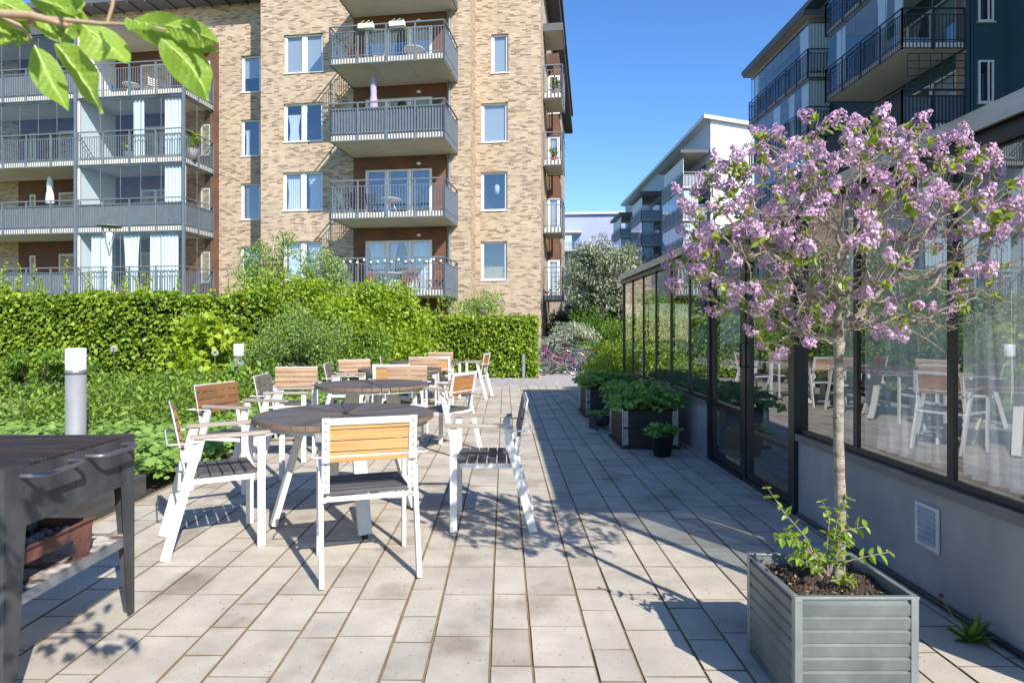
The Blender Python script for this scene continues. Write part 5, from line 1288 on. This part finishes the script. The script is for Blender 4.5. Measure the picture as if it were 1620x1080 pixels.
# blossoms and leaves on the outer tips
m_lflower = leafmat('lilac_petal', [(0,(.30,.13,.25)),(.35,(.49,.27,.42)),(.7,(.66,.45,.58)),(1,(.83,.70,.78))], .3, .6, 1.1)
m_lleaf = leafmat('lilac_leaf', [(0,(.12,.20,.02)),(.5,(.28,.38,.04)),(1,(.46,.52,.08))], .42, .4)
def outer(p): return math.sqrt(((p[0]-cx)/.66)**2+((p[1]-.02)/.46)**2+((p[2]-cz)/.47)**2)
FV = []; fva = []; LV = []; lva = []; nfl = 0; placed = []
tips = sorted(tips, key=lambda i: -outer(nodes[i]))
for i in tips:
    p = nodes[i]; o = outer(p); dx = (p[0]-cx)/.66; dz = (p[2]-cz)/.47
    score = o*.95+.35*dz-.42*dx-.12*(p[1]/.46)+(.25 if dx < -.35 else 0)
    pf = .98 if score > 1.02 else (.85 if score > .55 else (.28 if score > .25 else .04))
    if placed and min(np.linalg.norm(p-x) for x in placed) < .030: pf = 0
    dirn = nodes[i]-nodes[par[i]]; dirn = nrm(dirn+np.array([0,0,.012])+RNG.normal(0,.006,3))
    if random.random() < pf and nfl < 400:
        placed.append(p); nfl += 1; L = random.uniform(.038,.080); wd = L*.44; m = int(88*L/.075)
        t = RNG.random(m); az = RNG.uniform(0,2*PI,m); a = nrm(np.cross(dirn,[.3,.2,1.])); b = np.cross(dirn,a)
        rr = wd*(1.0-.75*t**2.2)*np.minimum(1,.5+t*3)*RNG.uniform(.55,1.05,m); O = a*np.cos(az)[:,None]+b*np.sin(az)[:,None]
        C_ = p+dirn*(t*L)[:,None]+O*rr[:,None]; Nf = nrm(O+dirn*.5+rnd(m)*.35); s = .0056*RNG.uniform(.8,1.2,m)
        A1 = nrm(np.cross(Nf, rnd(m))); B1 = np.cross(Nf, A1); base = random.uniform(-.12,.14)
        for k in range(4):
            d_ = A1*math.cos(k*PI/2)+B1*math.sin(k*PI/2); FV.append(kites(C_, d_+Nf*.15, Nf, s*1.25, s*1.0, -.1)); fva.append(np.clip(RNG.normal(.55,.2,m)+base,0,1))
        for kk in range(m//2):  # corolla tubes / buds
            pass
    nl = random.choice((4,6,8)) if (pf > .5 or random.random() < .25) else 0
    if o < .62: nl = 0
    if nl:
        pp = p-dirn*RNG.uniform(0,.03,nl)[:,None]; D = nrm(rnd(nl)+dirn*.5+[0,0,.15]); s = RNG.uniform(.018,.040,nl)
        LV.append(leaves6(pp, D, rnd(nl)*.5+[0,0,1], s, s*.72, .14)); lva.append(np.repeat(RNG.random(nl),1)); 
FV = np.concatenate(FV); quads_mesh('blossoms', FV, 4, m_lflower, lt, np.concatenate(fva))
LV = np.concatenate(LV); quads_mesh('leaves', LV, 4, m_lleaf, lt, np.clip(RNG.normal(.5,.22,len(LV)//4),0,1))
# basal suckers in the planter
m_sleaf = leafmat('sucker_leaf', [(0,(.13,.24,.02)),(.5,(.24,.38,.03)),(1,(.38,.50,.06))], .45, .38)
def shoots(name, lab, paths, parent=None):
    e = empty(name, (TX,TY,.35), 0, lab, 'lilac shoots'); st = MB(); V = []
    for pts, sz in paths:
        pts = [np.array(p) for p in pts]; 
        P = []; n = 26
        for k in range(n+1):
            t = k/n*(len(pts)-1); j = min(int(t), len(pts)-2); f = t-j; P.append(pts[j]*(1-f)+pts[j+1]*f)
        st.tube(P, [.003-.0018*k/n for k in range(n+1)], 6)
        for k in range(4, n+1, 3):
            ax = nrm(P[k]-P[max(k-2,0)]); sd = nrm(np.cross(ax, rnd(1)[0]))
            for sg in (1,-1):
                D = nrm(sd*sg+ax*.35+np.array([0,0,-.05])); s = sz*RNG.uniform(.75,1.25)*(1 if k < n-3 else .7)
                V.append(leaves6(P[k][None], D[None], nrm(np.array([[0,0,1.]])+rnd(1)*.35), np.array([s]), np.array([s*.66]), .16))
    st.build('stems', m_ltwig, e); V = np.concatenate(V); quads_mesh('leaves', V, 4, m_sleaf, e, np.clip(RNG.normal(.55,.2,len(V)//4),0,1)); return e
L_ = lambda x,y,Y=2.36: loc(x,Y,y)
shoots('basal_shoots','bright green leafy shoots sprouting left of the lilac trunk', [
 ([L_(1300,905),L_(1275,850),L_(1240,810),L_(1212,768)],.038), ([L_(1305,905),L_(1280,870),L_(1250,850),L_(1225,852)],.035), ([L_(1310,910),L_(1292,880),L_(1262,865),L_(1240,835)],.036),
 ([L_(1300,915,2.3),L_(1290,895,2.3),L_(1300,880,2.3)],.03), ([L_(1302,912,2.28),L_(1275,892,2.28),L_(1255,875,2.28)],.033)])
shoots('basal_shoots','bright green leafy shoots sprouting right of the lilac trunk', [
 ([L_(1312,910),L_(1318,860),L_(1325,820),L_(1345,785)],.040), ([L_(1315,905),L_(1320,850),L_(1338,838),L_(1372,832)],.038), ([L_(1318,905),L_(1330,890),L_(1370,880),L_(1410,872)],.036),
 ([L_(1310,910),L_(1308,870),L_(1312,820),L_(1300,790)],.036), ([L_(1314,918,2.28),L_(1335,915,2.28),L_(1352,918,2.28)],.03), ([L_(1312,900,2.33),L_(1330,865,2.33),L_(1348,850,2.33)],.034)])

# ------------------------------------------------------------------ overhanging tree branch at the top left
m_ol = leafmat('near_leaf', [(0,(.13,.24,.02)),(.5,(.21,.34,.035)),(1,(.30,.44,.06))], .45, .55, 1.6)
nt_ = m_ol.node_tree; pb = nt_.nodes['Principled BSDF']
ua = N(nt_, 'ShaderNodeAttribute', attribute_name='vein')
vr = ramp(nt_, ua.outputs['Fac'], [(.72,(1,1,1)),(.95,(1.7,1.55,1.9))])
src = pb.inputs['Base Color'].links[0].from_socket; mv = N(nt_, 'ShaderNodeMix', data_type='RGBA'); mv.blend_type = 'MULTIPLY'; mv.inputs[0].default_value = 1
nt_.links.new(src, mv.inputs[6]); nt_.links.new(vr, mv.inputs[7]); nt_.links.new(mv.outputs[2], pb.inputs['Base Color'])
ot = empty('overhanging_tree', (-1.9,-.4,0), 0, 'leafy branch reaching in over the upper left corner close to the camera', 'tree')
o0 = np.array([-1.9,-.4,0]); K = lambda x,y,Y: np.array([wx(x,Y),Y,wz(y,Y)])-o0
MB().tube([(0,0,0),(.02,.02,1.0),(-.02,0,1.9),(.0,.05,2.6)],[.05,.042,.035,.02],10).build('trunk', m_lbark, ot)
br = MB(); yb = .74
b0 = np.array([-.01,.0,1.6]); 
br.tube([b0, (b0+K(-260,30,yb))/2+[0,0,.05], K(-260,30,yb), K(-60,20,yb), K(50,25,yb), K(110,42,yb)],[.02,.014,.009,.0065,.005,.003],8)
br.tube([K(60,28,yb),K(160,38,yb),K(230,40,yb),K(262,48,yb)],[.003,.0025,.002,.0015],6)
br.tube([K(170,36,yb),K(178,10,yb),K(184,-40,yb)],[.002,.0022,.003],6)
br.tube([K(-20,18,yb),K(30,40,yb),K(50,62,yb)],[.003,.0022,.0016],6)
br.build('branches', M('young_bark',(.42,.30,.20),(.30,.20,.12),rough=.7,scale=(30,30,30)), ot)
def bigleaf(bx,by,tx,ty,wd,roll,Y0=.74,Y1=None,bend=.12,m=26,h_=7):
    """leaf from base to tip: curved, wavy blade quilted between side veins"""
    B = K(bx,by,Y0); T_ = K(tx,ty,Y1 or Y0-.02); d_ = T_-B; L = np.linalg.norm(d_); d_ /= L
    side = np.cross(d_, [0,1,0]); side = side/np.linalg.norm(side); n_ = np.cross(side, d_)
    c, s = math.cos(roll), math.sin(roll); side, n_ = side*c+n_*s, n_*c-side*s; out = []; rows = []; vv = []
    ph = random.random()*6; tw = random.uniform(-.5,.5); sb = random.uniform(-.10,.10)
    for k in range(m+1):
        t = k/m; w_ = wd*(1.06*math.sin(PI*t**.80)**.80*(1-.35*t*t) if 0 < t < 1 else 0)
        mid = B+d_*L*t+n_*bend*L*math.sin(PI*t)*.6-np.array([0,0,.12*L*t*t])+side*sb*L*math.sin(PI*t)
        ct, st_ = math.cos(tw*t), math.sin(tw*t); sd, nn_ = side*ct+n_*st_, n_*ct-side*st_; row = []
        for j in range(-h_, h_+1):
            q = j/h_; vf = (t*9-abs(q)*1.3) % 1; quilt = -.0011*math.cos(vf*2*PI)*(1-abs(q)**3)*(w_/max(wd,1e-5))
            row.append(mid+sd*w_*q+nn_*(w_*(.42*abs(q)-.12*q*q)+quilt+.10*wd*abs(q)*math.sin(t*13+ph+(2 if q > 0 else 0))))
        rows.append(row)
    for k in range(m):
        for j in range(2*h_):
            out.append([rows[k][j],rows[k][j+1],rows[k+1][j+1],rows[k+1][j]]); q = (j+.5-h_)/h_; t = (k+.5)/m; vf = (t*9-abs(q)*1.3) % 1
            vv.append(1.0 if abs(q) < .1 else max(0, 1-min(vf,1-vf)/.30)*.9)
    VEIN.append(np.array(vv)); return np.array(out).reshape(-1,3), [(rows[k][h_]) for k in range(m+1)]
VEIN = []
V = []; va = []; rib = MB()
spec = [ # base, tip, half width m, roll
 (262,40,345,55,.016,.2),(205,38,345,62,.022,-.3),(255,62,330,145,.022,.35),(130,40,203,85,.024,.5),(88,70,162,163,.022,-.4),(55,72,108,160,.017,.5),
 (40,-5,148,38,.018,-.5),(70,22,100,60,.013,1.2),(-30,30,12,62,.018,.3),(25,30,45,62,.010,-1.0),(95,-20,130,12,.016,.5),(20,45,28,68,.010,.3),(200,30,255,28,.014,.9),(-40,-20,60,10,.018,.2),(120,28,95,62,.012,.8),(285,38,322,68,.012,-.7)]
for bx,by,tx,ty,wd,ro in spec:
    v_, rb = bigleaf(bx,by,tx,ty,wd,ro,.74+random.uniform(-.04,.04)); V.append(v_); va.append(np.full(364, random.uniform(.3,.8))); rib.tube(rb[::2],[.0009]*10+[.0004]*4,5,False)
# more leaves outside the frame, whose shade falls on the paving and the grill
for k in range(46):
    x = random.uniform(-420,180); y = random.uniform(-330,-30) if x > -120 else random.uniform(-250,140); a = random.uniform(0,6.28)
    v_, rb = bigleaf(x,y,x+90*math.cos(a),y+60*abs(math.sin(a))+20,random.uniform(.014,.022),random.uniform(-1,1),random.uniform(.55,.95)); V.append(v_); va.append(np.full(364, random.uniform(.3,.8)))
for k in range(9): 
    x, y = random.uniform(-380,100), random.uniform(-300,-20); MB
    br2 = None
o = quads_mesh('leaves', np.concatenate(V), 4, m_ol, ot, np.clip(np.concatenate(va),0,1), False)
at = o.data.attributes.new('vein','FLOAT','FACE'); at.data.foreach_set('value', np.concatenate(VEIN).astype(np.float32))
ov = o.data.vertices

rib.build('leaf_ribs', M('pale_midrib',(.42,.52,.16),rough=.5), ot)
up = MB()
for (x,y) in ((-350,-200),(-200,-280),(-60,-220),(80,-160),(-300,60),(20,-60)): up.tube([K(-260,30,yb)+np.array([-.02,0,0]), (K(-260,30,yb)+K(x,y,.75))/2+[0,0,.02], K(x,y,.75)],[.006,.004,.002],6)
up.build('twigs', m_ltwig, ot)
